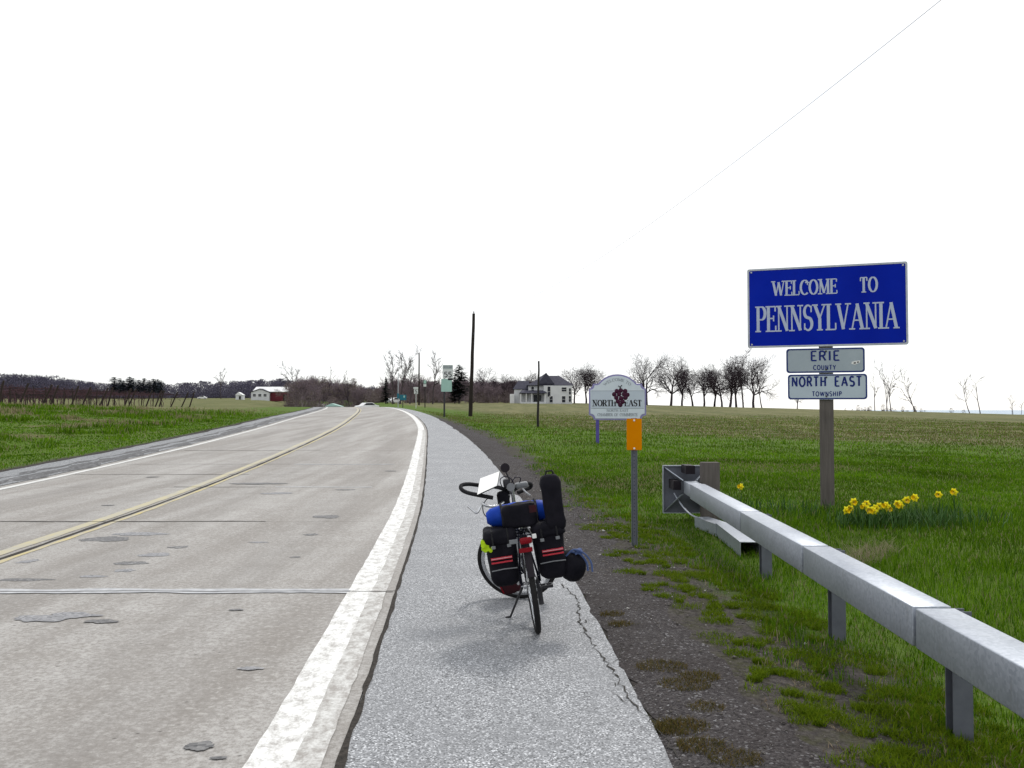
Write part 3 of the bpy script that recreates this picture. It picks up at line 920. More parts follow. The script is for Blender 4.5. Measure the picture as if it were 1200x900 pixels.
# ------------------------------------------------------------------ guard rail
def gx(y): return 1.98 + (y - 3.3) * 0.0506          # traffic face of the beam
BT, BH, BW = 0.60, 0.20, 0.20
GA = math.atan(0.0506)
rail = empty('guard_rail', (gx(8), 8, zt(gx(8) + .2, 8)))
tag(rail, 'galvanised box beam guard rail with square end plate beside the gravel', 'guard rail')
inv = Vector(rail.location)
def gpart(mb, name, mat, parent=rail, **k):
    mb.xform(lambda p: p - inv) if parent is rail else None
    return mb.build(name, mat, parent, **k)
def beam_box(y0, y1, inset, top=BT, h=BH):
    p = []
    for z in (top - h + inset, top - inset):
        for y, s in ((y0, 0), (y0, 1), (y1, 1), (y1, 0)):
            p.append((gx(y) + (inset if s == 0 else BW - inset), y, z))
    return MB().hexa(p)
def joint_band(j):
    return beam_box(j - 0.004, j + 0.004, -0.0015)
bj = [-3.6, -1.6, 0.4, 2.38, 4.35, 6.30, 8.42, 11.55]
for a, b in zip(bj[:-1], bj[1:]):
    gpart(beam_box(a + 0.019, b - 0.019, 0), 'beam', M['galv'], smooth=True, bevel=0.006)
gpart(beam_box(11.562, 12.15, 0.012), 'beam', M['galv'], smooth=True, bevel=0.005)
for j in bj[1:-1]:
    gpart(beam_box(j - 0.3, j + 0.3, 0.028), 'joint_sleeve', M['black_print'])
for y in (0.55, 2.5, 4.42, 6.32, 8.44):
    x = gx(y) + BW + 0.055
    g = zt(x, y)
    mb = MB()
    for dy in (-0.037, 0.037):
        mb.box((x, y + dy, (g - 0.2 + 0.57) / 2), (0.10, 0.008, 0.57 - g + 0.2))
    mb.box((x, y, (g - 0.2 + 0.565) / 2), (0.008, 0.066, 0.565 - g + 0.2))
    gpart(mb, 'post', M['shaded_galv'])
    gpart(MB().box((x - 0.09, y, BT - BH - 0.012), (0.24, 0.09, 0.016)), 'shelf_bracket', M['galv'])
    gpart(MB().tube([(x - .03, y, BT - BH / 2), (x + .03, y, BT - BH / 2)], 0.016, 8), 'bolt', M['galv'])
# end plate, flared gussets, black box tubes, timber post, cable, ground strut
ex, ey = gx(12.15) + BW / 2, 12.62
ezc = 0.43
hp = 0.345
plate = gpart(MB().box((ex + .04, ey, ezc), (2 * hp, 0.014, 2 * hp)), 'end_plate', M['shaded_galv'])
rim = MB()
for s in (-1, 1):
    rim.box((ex + .04 + s * hp, ey - 0.02, ezc), (0.012, 0.05, 2 * hp + 0.012))
    rim.box((ex + .04, ey - 0.02, ezc + s * hp), (2 * hp - 0.014, 0.05, 0.012))
gpart(rim, 'plate_rim', M['galv'])
for sx in (-1, 1):
    for sz in (-1, 1):
        b0 = Vector((ex + sx * 0.095, 12.16, BT - BH / 2 + sz * 0.095))
        c0 = Vector((ex + .04 + sx * (hp - .015), ey - 0.01, ezc + sz * (hp - .015)))
        c1 = Vector((ex + .04 + sx * .10, ey - 0.01, ezc + sz * .10))
        n = Vector((-sz, 0, sx)).normalized() * 0.006
        gpart(MB().hexa([b0 - n, c0 - n, c1 - n, b0 * .98 + c1 * .02 - n, b0 + n, c0 + n, c1 + n, b0 * .98 + c1 * .02 + n]), 'gusset', M['galv'])
gpart(MB().box((ex + .02, 12.38, BT + .14), (0.13, 0.34, 0.12)), 'box_tube', M['black_print'])
gpart(MB().box((ex - .17, 12.38, BT - .08), (0.11, 0.34, 0.13)), 'box_tube', M['black_print'])
px_, py_ = gx(11.9) + BW + 0.17, 12.05
g0 = zt(px_, py_)
wp = gpart(MB().box((0, 0, 0), (0.25, 0.15, 0.86 - g0 + .2)).xform(lambda p: p + Vector((px_, py_, (0.86 + g0 - .2) / 2))), 'timber_post', M['grey_wood'], bevel=0.006)
sg = zt(2.62, 11.6)
cable = MB()
c0, c1 = Vector((ex - .16, 12.5, .38)), Vector((2.58, 11.55, sg + .14))
cable.tube([c0.lerp(c1, t) + Vector((0, 0, -0.10 * math.sin(math.pi * t))) for t in [i / 12 for i in range(13)]], 0.011, 6)
gpart(cable, 'anchor_cable', M['galv'], smooth=True)
def trough(a, b, w, h, t=0.008):
    a, b = Vector(a), Vector(b)
    d = (b - a).normalized(); s = d.cross(Vector((0, 0, 1))).normalized()
    mb = MB()
    def slab_(p0, p1, off, hw, z0, z1):
        q = []
        for z in (z0, z1):
            for p, sg_ in ((p0, -1), (p0, 1), (p1, 1), (p1, -1)):
                q.append(p + s * (off + sg_ * hw) + Vector((0, 0, z)))
        mb.hexa(q)
    slab_(a, b, 0, w / 2, h - t, h)
    slab_(a, b, -w / 2 + t / 2, t / 2 - .0005, 0, h - t - .001)
    slab_(a, b, w / 2 - t / 2, t / 2 - .0005, 0, h - t - .001)
    return mb
gpart(trough((2.60, 11.75, zt(2.6, 11.7) - .03), (2.70, 10.95, zt(2.7, 10.95) - .02), 0.20, 0.17), 'ground_strut', M['galv'])
gpart(trough((2.73, 10.98, zt(2.7, 10.9) - .02), (2.66, 9.55, zt(2.66, 9.6) - .02), 0.24, 0.18), 'ground_strut', M['galv'])

# ------------------------------------------------------------------ signs
def welcome_sign():
    y0 = 12.9
    x0 = 0.3685 * y0
    g = zt(x0, y0)
    root = empty('welcome_sign', (x0, y0, g), -math.radians(19))
    tag(root, 'large blue state welcome sign with county and township panels on timber post', 'sign')
    Z = lambda z: z - g
    post = MB().box((0, 0.10, (Z(3.62) - .3) / 2), (0.20, 0.14, Z(3.62) + .3))
    post.build('post', M['grey_wood'], root, bevel=0.008)
    W, H = 2.26, 1.205
    zb = Z(2.57)
    p = MB().prism(rrect(-W / 2, W / 2, zb, zb + H, 0.02), 0.0, 0.022).build('welcome_panel', M['sign_blue'], root)
    ring_frame(rrect(-W / 2 - .012, W / 2 + .012, zb - .012, zb + H + .012, 0.03), rrect(-W / 2 + .016, W / 2 - .016, zb + .016, zb + H - .016, 0.02), -0.006, 0.028).build('panel_edge', M['sign_edge'], p)
    fx = lambda t: -W / 2 + t * W
    fz = lambda t: zb + H * (1 - t)
    letters('lettering', 'WELCOME', M['sign_silver'], p, -0.003, fx(.160), fx(.575), fz(.345), fz(.165), thick=.155, thin=.075)
    letters('lettering', 'TO', M['sign_silver'], p, -0.003, fx(.715), fx(.825), fz(.345), fz(.165), thick=.155, thin=.075)
    letters('lettering', 'PENNSYLVANIA', M['sign_silver'], p, -0.003, fx(.052), fx(.945), fz(.800), fz(.485), thick=.118, thin=.055, space=0.03)
    for bx in (-1.08, 1.08):
        for bz in (zb + .04, zb + H - .04):
            MB().tube([(bx, -.001, bz), (bx, -.012, bz)], .014, 8).build('bolt', M['sign_edge'], p)
    # back braces
    for bz in (zb + .25, zb + H - .25):
        MB().box((0, 0.028, bz), (2.0, 0.012, 0.05)).build('brace', M['sign_edge'], root)
    def small(zc, h, x1, x2, mat, name):
        q = MB().prism(rrect(x1, x2, Z(zc) - h / 2, Z(zc) + h / 2, 0.045), -0.002, 0.014).build(name, mat, root)
        i = .018
        ring_frame(rrect(x1 + .006, x2 - .006, Z(zc) - h / 2 + .006, Z(zc) + h / 2 - .006, 0.042), rrect(x1 + .006 + i, x2 - .006 - i, Z(zc) - h / 2 + .006 + i, Z(zc) + h / 2 - .006 - i, 0.034), -0.0045, -0.002).build('border', M['navy'], q)
        for bz in (-h / 2 + .05, h / 2 - .05):
            MB().tube([(0.0, -.002, Z(zc) + bz), (0.0, -.012, Z(zc) + bz)], .015, 8).build('bolt', M['dark_steel'], q)
        return q
    q = small(2.345, 0.375, -0.575, 0.545, M['sign_grey'], 'county_panel')
    letters('lettering', 'ERIE', M['navy'], q, -0.0035, -.225, .195, Z(2.345), Z(2.485), serif=False, thick=.19, space=.13)
    letters('lettering', 'COUNTY', M['navy'], q, -0.0035, -.185, .140, Z(2.205), Z(2.272), serif=False, thick=.19, space=.14)
    MB().add([(0.355, -.0035, Z(2.285)), (0.410, -.0035, Z(2.275)), (0.475, -.0035, Z(2.305)), (0.480, -.0035, Z(2.335)), (0.410, -.0035, Z(2.33)), (0.360, -.0035, Z(2.315))], [(0, 1, 2, 3, 4, 5)]).build('sticker', M['white_plastic'], q)
    MB().add([(0.385, -.005, Z(2.29)), (0.415, -.005, Z(2.288)), (0.420, -.005, Z(2.31)), (0.390, -.005, Z(2.308))], [(0, 1, 2, 3)]).add([(0.435, -.005, Z(2.30)), (0.460, -.005, Z(2.305)), (0.460, -.005, Z(2.322)), (0.435, -.005, Z(2.318))], [(0, 1, 2, 3)]).build('sticker_mark', M['black_print'], q)
    q = small(1.945, 0.385, -0.555, 0.575, M['sign_pale'], 'township_panel')
    letters('lettering', 'NORTH', M['navy'], q, -0.0035, -.50, .00, Z(1.955), Z(2.095), serif=False, thick=.19, space=.14)
    letters('lettering', 'EAST', M['navy'], q, -0.0035, .115, .50, Z(1.955), Z(2.095), serif=False, thick=.19, space=.14)
    letters('lettering', 'TOWNSHIP', M['navy'], q, -0.0035, -.205, .215, Z(1.805), Z(1.872), serif=False, thick=.19, space=.14)
welcome_sign()

def chamber_sign():
    y0 = 30.0
    x0 = 0.1235 * y0
    g = zt(x0, y0)
    root = empty('chamber_sign', (x0, y0, g), -math.radians(7))
    tag(root, 'white arched town sign with grapes and lavender trim on purple posts', 'sign')
    Z = lambda z: z - g
    for x in (-0.70, 0.70):
        MB().box((x, 0.09, (Z(1.35) - .3) / 2 + .0), (0.115, 0.11, Z(1.35) + .3)).build('post', M['purple_post'], root)
    def outline(e):
        w = 0.945 + e
        R_, cz = 0.80 + e, 2.79 - .80
        o = [(-w + .17, 1.29 - e)] + arc(-w + .0, 1.29 - e + .0, .17, .17, 0, 90, 5)[1:]
        o += [(-w, 2.30 + e * .3)]
        o += arc(-w, 2.30 + e + .14, .14, .14, -60, 0, 4)
        o += [(-w + .16, 2.46 + e), (-.70 - e * .3, 2.46 + e)]
        o += arc(0, cz, R_, R_, 142, 38, 22)
        o += [(.70 + e * .3, 2.46 + e), (w - .16, 2.46 + e)]
        o += arc(w, 2.30 + e + .14, .14, .14, 180, 240, 4)
        o += [(w, 2.30 + e * .3)] + arc(w, 1.29 - e, .17, .17, 90, 180, 5) 
        return [(x, Z(z)) for x, z in o]
    def clean(o):
        return o
    bd = MB().prism(outline(.055), 0.02, 0.06).build('trim_board', M['lavender'], root)
    fb = MB().prism(outline(0.0), 0.0, 0.019).build('face_board', M['chamber_white'], root)
    MB().box((0, -.002, Z(1.95)), (1.84, 0.003, 0.60)).build('band', M['chamber_band'], fb)
    MB().box((0, -.004, Z(2.26)), (1.84, 0.003, 0.012)).build('rule_line', M['grey_print'], fb)
    MB().box((0, -.004, Z(1.645)), (1.84, 0.003, 0.012)).build('rule_line', M['grey_print'], fb)
    letters('lettering', 'NORTH', M['black_print'], fb, -0.006, -.87, -.05, Z(1.725), Z(1.935), thick=.22, thin=.075)
    letters('lettering', 'EAST', M['black_print'], fb, -0.006, .25, .84, Z(1.725), Z(1.935), thick=.22, thin=.075)
    letters('lettering', 'NORTH EAST', M['grey_print'], fb, -0.006, -.38, .38, Z(1.53), Z(1.615), thick=.16, thin=.09)
    letters('lettering', 'CHAMBER OF COMMERCE', M['grey_print'], fb, -0.006, -.70, .70, Z(1.375), Z(1.47), thick=.16, thin=.09)
    def path(x, z):
        a = math.pi / 2 - x / 0.62
        r = 0.62 + (z - 0)
        return (r * math.cos(a), Z(1.99) + r * math.sin(a))
    mb = text_mesh('WELCOME TO', -.48, .48, 0.0, 0.09, thick=.16, thin=.09, path=path)
    mb.v = [(x, y - 0.006, z) for x, y, z in mb.v]
    me = bpy.data.meshes.new('lettering'); me.from_pydata(mb.v, [], mb.f); me.materials.append(M['grey_print'])
    link_mesh('lettering', me, fb)
    MB().prism([(0.10 + .33 * math.cos(a), Z(2.08) + .24 * math.sin(a)) for a in [2 * math.pi * k / 24 for k in range(24)]], -0.010, -0.003).build('grape_backing', M['chamber_white'], fb)
    gp = [(-.08, 2.25), (.06, 2.27), (.21, 2.25), (-.17, 2.14), (.0, 2.14), (.17, 2.14), (.29, 2.12), (-.10, 2.02), (.07, 2.00), (.22, 2.02), (-.04, 1.89), (.12, 1.88), (.04, 1.77)]
    for i, (x, z) in enumerate(gp[:13]):
        r = .082
        n = 12
        MB().lathe([(r, 0), (r * .8, .012), (r * .4, .02)], (x + .06, -.012 - .0004 * i, Z(z)), (0, -1, 0), n).build('grape', M['grape'], fb, smooth=True)
    MB().tube([(.08, -.015, Z(2.31)), (.10, -.015, Z(2.38)), (.15, -.015, Z(2.46))], .016, 5).tube([(.10, -.015, Z(2.38)), (.03, -.015, Z(2.44))], .013, 5).build('stem', M['black_print'], fb)
chamber_sign()

def object_marker():
    y0, x0 = 10.05, 1.437
    g = zt(x0, y0)
    root = empty('object_marker', (x0, y0, g), -math.radians(5))
    tag(root, 'orange rectangular road marker on slim galvanised channel post', 'road marker')
    Z = lambda z: z - g
    mb = MB()
    mb.box((0, 0.03, (Z(1.50) - .25) / 2), (0.034, 0.006, Z(1.50) + .25))
    for s in (-1, 1):
        mb.box((s * 0.027, 0.016, (Z(1.50) - .25) / 2), (0.006, 0.028, Z(1.50) + .25), Matrix.Rotation(s * 0.5, 3, 'Z'))
    p = mb.build('post', M['shaded_galv'], root)
    for k in range(26):
        z = 0.12 + k * .042
        if z < Z(1.12): MB().box((0, 0.0262, z), (0.010, 0.002, 0.012)).build('bolt_hole', M['dark_steel'], p)
    b = MB().prism(rrect(-.088, .088, Z(1.125), Z(1.495), .012), -.006, 0.0).build('plate', M['orange'], root)
    for z in (1.145, 1.475):
        MB().tube([(0, -.006, Z(z)), (0, -.016, Z(z))], .012, 8).build('bolt', M['white_plastic'], b)
object_marker()

def road_sign(name, label, x, y, boards, post_w, top, rz=0.0, post_mat='dark_steel', group=None, px=0.0):
    """boards: (x0,x1,z0,z1,material,texts)"""
    g = zt(x, y)
    root = empty(name, (x, y, g), rz)
    tag(root, label, 'road sign', group)
    Z = lambda z: z - g
    MB().box((px, 0.04, (Z(top) - .3) / 2), (post_w, 0.05, Z(top) + .3)).build('post', M[post_mat], root)
    for i, (x0, x1, z0, z1, mk, texts) in enumerate(boards):
        b = MB().prism(rrect(x0, x1, Z(z0), Z(z1), .04, 3), -.004 - .004 * i, .008 - .004 * i).build('board', M[mk], root)
        for (t, a0, a1, c0, c1, tm) in texts:
            letters('lettering', t, M[tm], b, -.008 - .004 * i, a0, a1, Z(c0), Z(c1), serif=False, thick=.18)
    return root
S60 = 0.06
def sz(px): return 1.6 + (480 - px) * S60
road_sign('speed_limit_sign', 'speed limit 55 sign above a mint green panel on dark post', -4.56, 60.0,
          [(-.32, .40, sz(443.5), sz(428), 'white_sign', [('55', -.24, .32, sz(441.8), sz(436), 'black_print')]),
           (-.315, .395, sz(432.5), sz(427.6), 'grey_top', [('SPEED LIMIT', -.27, .35, sz(431.3), sz(429.2), 'grey_print')]),
           (-.42, .33, sz(459), sz(443.9), 'mint_sign', []),
           (.05, .40, sz(445.5), sz(443.2), 'black_print', [])], 0.12, sz(430), px=-.20)
def szd(px, D): return 1.6 + (480 - px) * D / 1000
road_sign('route_sign', 'small white route marker sign with dark shield beside the far pole', -0.1125 * 118, 118,
          [(-.28, .28, szd(461.5, 118), szd(456.2, 118), 'white_sign', [('5', -.16, .16, szd(460.8, 118), szd(457, 118), 'black_print')]),
           (-.36, .30, szd(455.8, 118), szd(453.6, 118), 'white_sign', [])], .08, szd(454, 118), post_mat='white_sign')
road_sign('town_sign', 'pale blue and white sign on thin post behind the speed limit sign', -0.102 * 128, 128,
          [(-.2, .2, szd(449.5, 128), szd(445.5, 128), 'mint_sign', []), (-.24, .20, szd(453, 128), szd(450.2, 128), 'white_sign', [])], .14, szd(446, 128), post_mat='iron_pole')
road_sign('directional_sign', 'low teal sign board at the crest of the road', -0.128 * 120, 120,
          [(-.45, .50, szd(469, 120), szd(462.5, 120), 'teal_sign', []), (0.1, .3, szd(466, 120), szd(463.5, 120), 'mint_sign', [])], .10, szd(463, 120))
road_sign('narrow_post_sign', 'tall thin grey post with small teal plate at the crest', -0.1335 * 122, 122,
          [(-.15, .15, szd(467, 122), szd(461, 122), 'teal_sign', [])], .10, szd(437, 122), post_mat='sign_edge')

# ------------------------------------------------------------------ poles and the overhead wire
def pole(name, label, x, y, top, r0, r1, mat, lean=0.0, hardware=True, cat='utility pole'):
    g = zt(x, y)
    root = empty(name, (x, y, g))
    tag(root, label, cat)
    h = top - g
    n = 8
    MB().tube([(lean * h * k / n + 0.01 * math.sin(k * 2.1), 0, -0.4 + (h + .4) * k / n) for k in range(n + 1)], [r0 + (r1 - r0) * k / n for k in range(n + 1)], 12).build('shaft', mat, root, smooth=True)
    if hardware:
        MB().tube([(lean * h, 0, h - .02), (lean * h, 0, h + .16)], .035, 8).lathe([(.02, 0), (.05, .02), (.05, .06), (.03, .09), (.05, .11), (.02, .15)], (lean * h, 0, h + .05), (0, 0, 1), 10).build('insulator', M['dark_steel'], root)
        MB().box((lean * h * .95, -.14, h * .80), (.10, .10, .25)).build('bracket', M['dark_steel'], root)
    return root
pole('utility_pole', 'tall dark utility pole standing in grass right of the speed limit sign', -3.43, 70, 9.5, .17, .115, M['pole_wood'], 0.034)
pole('utility_pole', 'distant utility pole among bare trees near the road crest', -0.109 * 165, 165, 1.6 + 66 * .165, .17, .12, M['pole_wood'], 0.0)
pole('utility_pole', 'utility pole beside the camera that carries the overhead wire', 9.6, -3, 9.4, .17, .12, M['pole_wood'], 0.0)
pole('iron_pole', 'thin dark iron pole in the grass in front of the farmhouse', 1.35, 45, 1.6 + 57 * .045, .07, .045, M['iron_pole'], 0.02, False, 'pole')
wire = MB()
W0, W1 = Vector((9.6, -3, 9.52)), Vector((-3.14, 70, 9.62))
wire.tube([W0.lerp(W1, t) + Vector((0, 0, -2.15 * 4 * t * (1 - t))) for t in [i / 60 for i in range(61)]], 0.0040, 5)
tag(wire.build('overhead_wire', M['wire']), 'thin sagging overhead wire across the bright sky', 'wire')

# ------------------------------------------------------------------ loaded touring bicycle (local: x forward, y left, z up)
BIKE_POS = Vector((0.186, 6.20, float(RZ(6.2))))
BIKE_M = Matrix.Translation(BIKE_POS) @ Matrix.Rotation(math.radians(93.0), 4, 'Z') @ Matrix.Rotation(math.radians(-8.5), 4, 'X')
STEER = math.radians(72)
AX0 = Vector((1.005, 0, .345)); AX1 = Vector((.80, 0, .98))
AXD = (AX1 - AX0).normalized()
STM = Matrix.Translation(AX0) @ Matrix.Rotation(STEER, 4, AXD) @ Matrix.Translation(-AX0)
def steer(p): return STM @ Vector(p)
bike = empty('bicycle')
bike.matrix_world = BIKE_M
tag(bike, 'loaded touring bicycle on its kickstand with front wheel turned left', 'bicycle')
WR = 0.345
def wheel(cx, fn=None):
    c = Vector((cx, 0, WR))
    fn = fn or (lambda p: p)
    def P(r, a, y=0): return fn(c + Vector((r * math.cos(a), y, r * math.sin(a))))
    n = 48
    tyre = MB()
    ring = []
    k = 12
    for i in range(n):
        a = 2 * math.pi * i / n
        for j in range(k):
            b = 2 * math.pi * j / k
            ring.append(P(WR - .021 + .021 * math.cos(b), a, .021 * math.sin(b)))
    tyre.add(ring, [(i * k + j, i * k + (j + 1) % k, ((i + 1) % n) * k + (j + 1) % k, ((i + 1) % n) * k + j) for i in range(n) for j in range(k)])
    w = tyre.build('tyre', M['tyre'], None, smooth=True)
    rim = MB()
    ring = []
    prof = [(WR - .038, -.011), (WR - .034, -.013), (WR - .058, -.010), (WR - .064, 0), (WR - .058, .010), (WR - .034, .013), (WR - .038, .011)]
    k = len(prof)
    for i in range(n):
        a = 2 * math.pi * i / n
        for r, y in prof: ring.append(P(r, a, y))
    rim.add(ring, [(i * k + j, i * k + (j + 1) % k, ((i + 1) % n) * k + (j + 1) % k, ((i + 1) % n) * k + j) for i in range(n) for j in range(k)])
    hub = MB().tube([P(0, 0, y) for y in (-.05, -.03, -.025, .025, .03, .05)], [.022, .022, .014, .014, .022, .022], 12).tube([P(0, 0, -.07), P(0, 0, .07)], .006, 8)
    spk = []
    for i in range(32):
        a = 2 * math.pi * i / 32
        s = 1 if i % 2 else -1
        a2 = a + (0.9 if (i // 2) % 2 else -0.9)
        spk.append(MB().tube([P(.02, a2, s * .028), P(WR - .06, a, s * .002)], .0016, 4))
    return w, rim, hub, spk
def add_wheel(cx, fn=None):
    t, rim, hub, spk = wheel(cx, fn)
    root = empty('wheel', parent=bike)
    t.parent = root
    rim.build('rim', M['chrome'], root, smooth=True)
    hub.build('hub', M['chrome'], root, smooth=True)
    for s in spk: s.build('spoke', M['chrome'], root)
    return root
add_wheel(0.0)
add_wheel(1.05, steer)
def bt(name, pts, r, mat='frame_paint', n=10, fn=None):
    pts = [fn(p) if fn else Vector(p) for p in pts]
    return MB().tube(pts, r, n).build(name, M[mat], bike, smooth=True)
BB = (.44, 0, .275)
bt('seat_tube', [BB, (.31, 0, .72)], .016)
bt('seat_post', [(.31, 0, .70), (.27, 0, .86)], .013, 'chrome')
bt('top_tube', [(.315, 0, .70), (.855, 0, .80)], .015)
bt('down_tube', [BB, (.895, 0, .70)], .018)
bt('head_tube', [AX0 + AXD * .36, AX0 + AXD * .52], .021)
for s in (-1, 1):
    bt('chain_stay', [(.44, s * .03, .275), (.25, s * .055, .30), (0, s * .065, WR)], .010)
    bt('seat_stay', [(.315, s * .02, .70), (.05, s * .062, .42), (0, s * .065, WR)], .008)
    bt('fork_blade', [AX0 + AXD * .34 + Vector((0, s * .045, 0)), Vector((1.03, s * .055, .45)), Vector((1.05, s * .055, WR))], [.014, .011, .008], fn=steer)
bt('fork_crown', [AX0 + AXD * .34 + Vector((0, -.05, 0)), AX0 + AXD * .34 + Vector((0, .05, 0))], .016, fn=steer)
HB = AX0 + AXD * .68 + Vector((.11, 0, .02))
def smooth_pts(P, k=4):
    P = [Vector(p) for p in P]; out = []
    for i in range(len(P) - 1):
        p0, p1, p2, p3 = P[max(0, i - 1)], P[i], P[i + 1], P[min(len(P) - 1, i + 2)]
        for j in range(k):
            t = j / k
            out.append(0.5 * ((2 * p1) + (p2 - p0) * t + (2 * p0 - 5 * p1 + 4 * p2 - p3) * t * t + (3 * p1 - p0 - 3 * p2 + p3) * t ** 3))
    out.append(P[-1])
    return out
def WB(px, py, D):
    return BIKE_M.inverted() @ Vector(((px - 600) / 1000 * D, D, 1.6 - (py - 480) / 1000 * D))
bt('handlebar', smooth_pts([WB(*p) for p in ((598, 577, 7.02), (585, 571, 7.06), (563, 568.5, 7.06), (549, 567, 7.0), (541, 568.5, 6.95), (541, 573, 6.91), (548, 577, 6.88), (562, 580, 6.86), (578, 583, 6.86))]), .0165, 'grip', 10)
bt('handlebar', smooth_pts([WB(*p) for p in ((598, 577, 7.02), (606, 571, 7.10), (616, 566, 7.20), (622, 567, 7.28), (621, 571, 7.30), (614, 574, 7.26), (607, 577, 7.22))]), .0165, 'grip', 10)
bt('stem', [AX0 + AXD * .52, AX0 + AXD * .66, WB(598, 577, 7.02)], .015, 'chrome')
bt('brake_lever', smooth_pts([WB(*p) for p in ((566, 588, 6.86), (563, 594, 6.84), (559, 600.5, 6.82), (554, 597.5, 6.82), (548, 592.5, 6.82))]), .009, 'chrome', 8)
bt('brake_lever', smooth_pts([WB(*p) for p in ((612, 572, 7.2), (617, 577, 7.2), (621, 580, 7.22))]), .007, 'chrome', 8)
bt('bar_extension', smooth_pts([WB(*p) for p in ((565, 589, 6.84), (569, 592, 6.84), (577, 593, 6.86), (585, 591.5, 6.9), (590, 588, 6.96))]), .011, 'chrome', 8)
bt('brake_cable', smooth_pts([WB(*p) for p in ((590, 574, 7.0), (586, 562, 7.0), (594, 558, 7.0), (602, 566, 7.02), (601, 584, 7.05))]), .004, 'frame_paint', 6)
bt('brake_cable', smooth_pts([WB(*p) for p in ((606, 572, 7.1), (610, 560, 7.06), (601, 562, 7.02), (596, 590, 7.05))]), .004, 'frame_paint', 6)
bt('brake_cable', smooth_pts([WB(*p) for p in ((573, 582, 6.86), (566, 592, 6.88), (570, 605, 6.95), (590, 612, 7.05))]), .004, 'frame_paint', 6)
# fenders, rack, cranks, chain, saddle, kickstand, light
rk = .72
for s in (-1, 1):
    bt('rack_rail', [(.22, s * .05, rk), (-.22, s * .06, rk), (-.26, s * .04, rk)], .006)
    bt('rack_stay', [(-.10, s * .065, rk), (0, s * .075, WR + .02)], .005)
    bt('rack_stay', [(.10, s * .065, rk), (0.01, s * .075, WR + .02)], .005)
    bt('low_rider_rack', [Vector((1.05, s * .08, WR + .05)), Vector((1.18, s * .09, .48)), Vector((.92, s * .09, .50)), Vector((1.05, s * .08, WR + .05))], .005, fn=steer)
for x in (-.24, -.1, .05, .2):
    bt('rack_bar', [(x, -.055, rk), (x, .055, rk)], .005)
fen = MB()
def fender(cx, a0, a1, fn):
    V = []; n = 16
    for i in range(n + 1):
        a = math.radians(a0 + (a1 - a0) * i / n)
        for y, r in ((-.026, WR + .006), (-.016, WR + .017), (0, WR + .021), (.016, WR + .017), (.026, WR + .006)):
            V.append(fn(Vector((cx + r * math.cos(a), y, WR + r * math.sin(a)))))
    return MB().add(V, [(i * 5 + j, i * 5 + j + 1, (i + 1) * 5 + j + 1, (i + 1) * 5 + j) for i in range(n) for j in range(4)])
fender(0, 60, 160, lambda p: p).build('mudguard', M['black_print'], bike, smooth=True)
cr = MB().lathe([(.085, -.003), (.085, .003)], (.44, -.05, .275), (0, 1, 0), 32)
cr.build('chainring', M['chrome'], bike)
for s, a in ((-1, -28), (1, 152)):
    a = math.radians(a)
    e = Vector((.44 + .17 * math.cos(a), s * .085, .275 + .17 * math.sin(a)))
    bt('crank_arm', [(.44, s * .075, .275), e], .010, 'chrome')
    pd = MB()
    for dx in (-.04, .04): pd.box(e + Vector((dx, s * .06, 0)), (.014, .10, .022))
    for dy in (.012, .06, .108): pd.box(e + Vector((0, s * dy, 0)), (.078, .012, .018))
    pd.build('pedal', M['dark_steel'], bike)
bt('chain', [(.44, -.05, .36), (0.0, -.05, .385)], .005, 'dark_steel', 6)
bt('chain', [(.44, -.05, .19), (.03, -.05, .22)], .005, 'dark_steel', 6)
MB().lathe([(.045, -.012), (.045, -.002), (.03, .012)], (0, -.05, WR), (0, 1, 0), 20).build('cassette', M['dark_steel'], bike)
bt('derailleur', [(.02, -.06, .31), (.05, -.06, .23), (.03, -.06, .19)], .018, 'dark_steel', 8)
sad = MB()
sec = [(-.13, .015, .0), (-.10, .075, .012), (-.05, .08, .010), (.02, .05, .004), (.08, .025, .0), (.14, .018, -.004), (.155, .008, -.008)]
V = []
for x, w, z in sec:
    for k in range(10):
        a = 2 * math.pi * k / 10
        V.append((.25 + x, w * math.cos(a), .89 + z + .022 * math.sin(a)))
sad.add(V, [(i * 10 + k, i * 10 + (k + 1) % 10, (i + 1) * 10 + (k + 1) % 10, (i + 1) * 10 + k) for i in range(len(sec) - 1) for k in range(10)])
sad.build('saddle', M['black_fabric'], bike, smooth=True)
# kickstand foot must reach the ground on the leaning side
inv_b = BIKE_M.inverted()
foot = inv_b @ Vector((-.012, 6.64, float(RZ(6.6)) + .008))
bt('kickstand', [(.12, .06, .31), foot, foot + Vector((.0, .04, .0))], [.010, .008, .008], 'dark_steel')
MB().box((-.275, 0, rk - .01), (.03, .085, .045)).build('tail_light', M['red_lens'], bike, smooth=True, bevel=.012)
MB().box((-.268, 0.01, rk - .075), (.012, .095, .032)).build('rear_reflector', M['red_lens'], bike, bevel=.004)
MB().box((-.272, .085, rk - .005), (.02, .06, .03)).build('light_housing', M['grey_plastic'], bike, bevel=.004)
MB().box((-.272, -.062, rk + .012), (.02, .03, .03)).build('light_housing', M['white_plastic'], bike, bevel=.004)
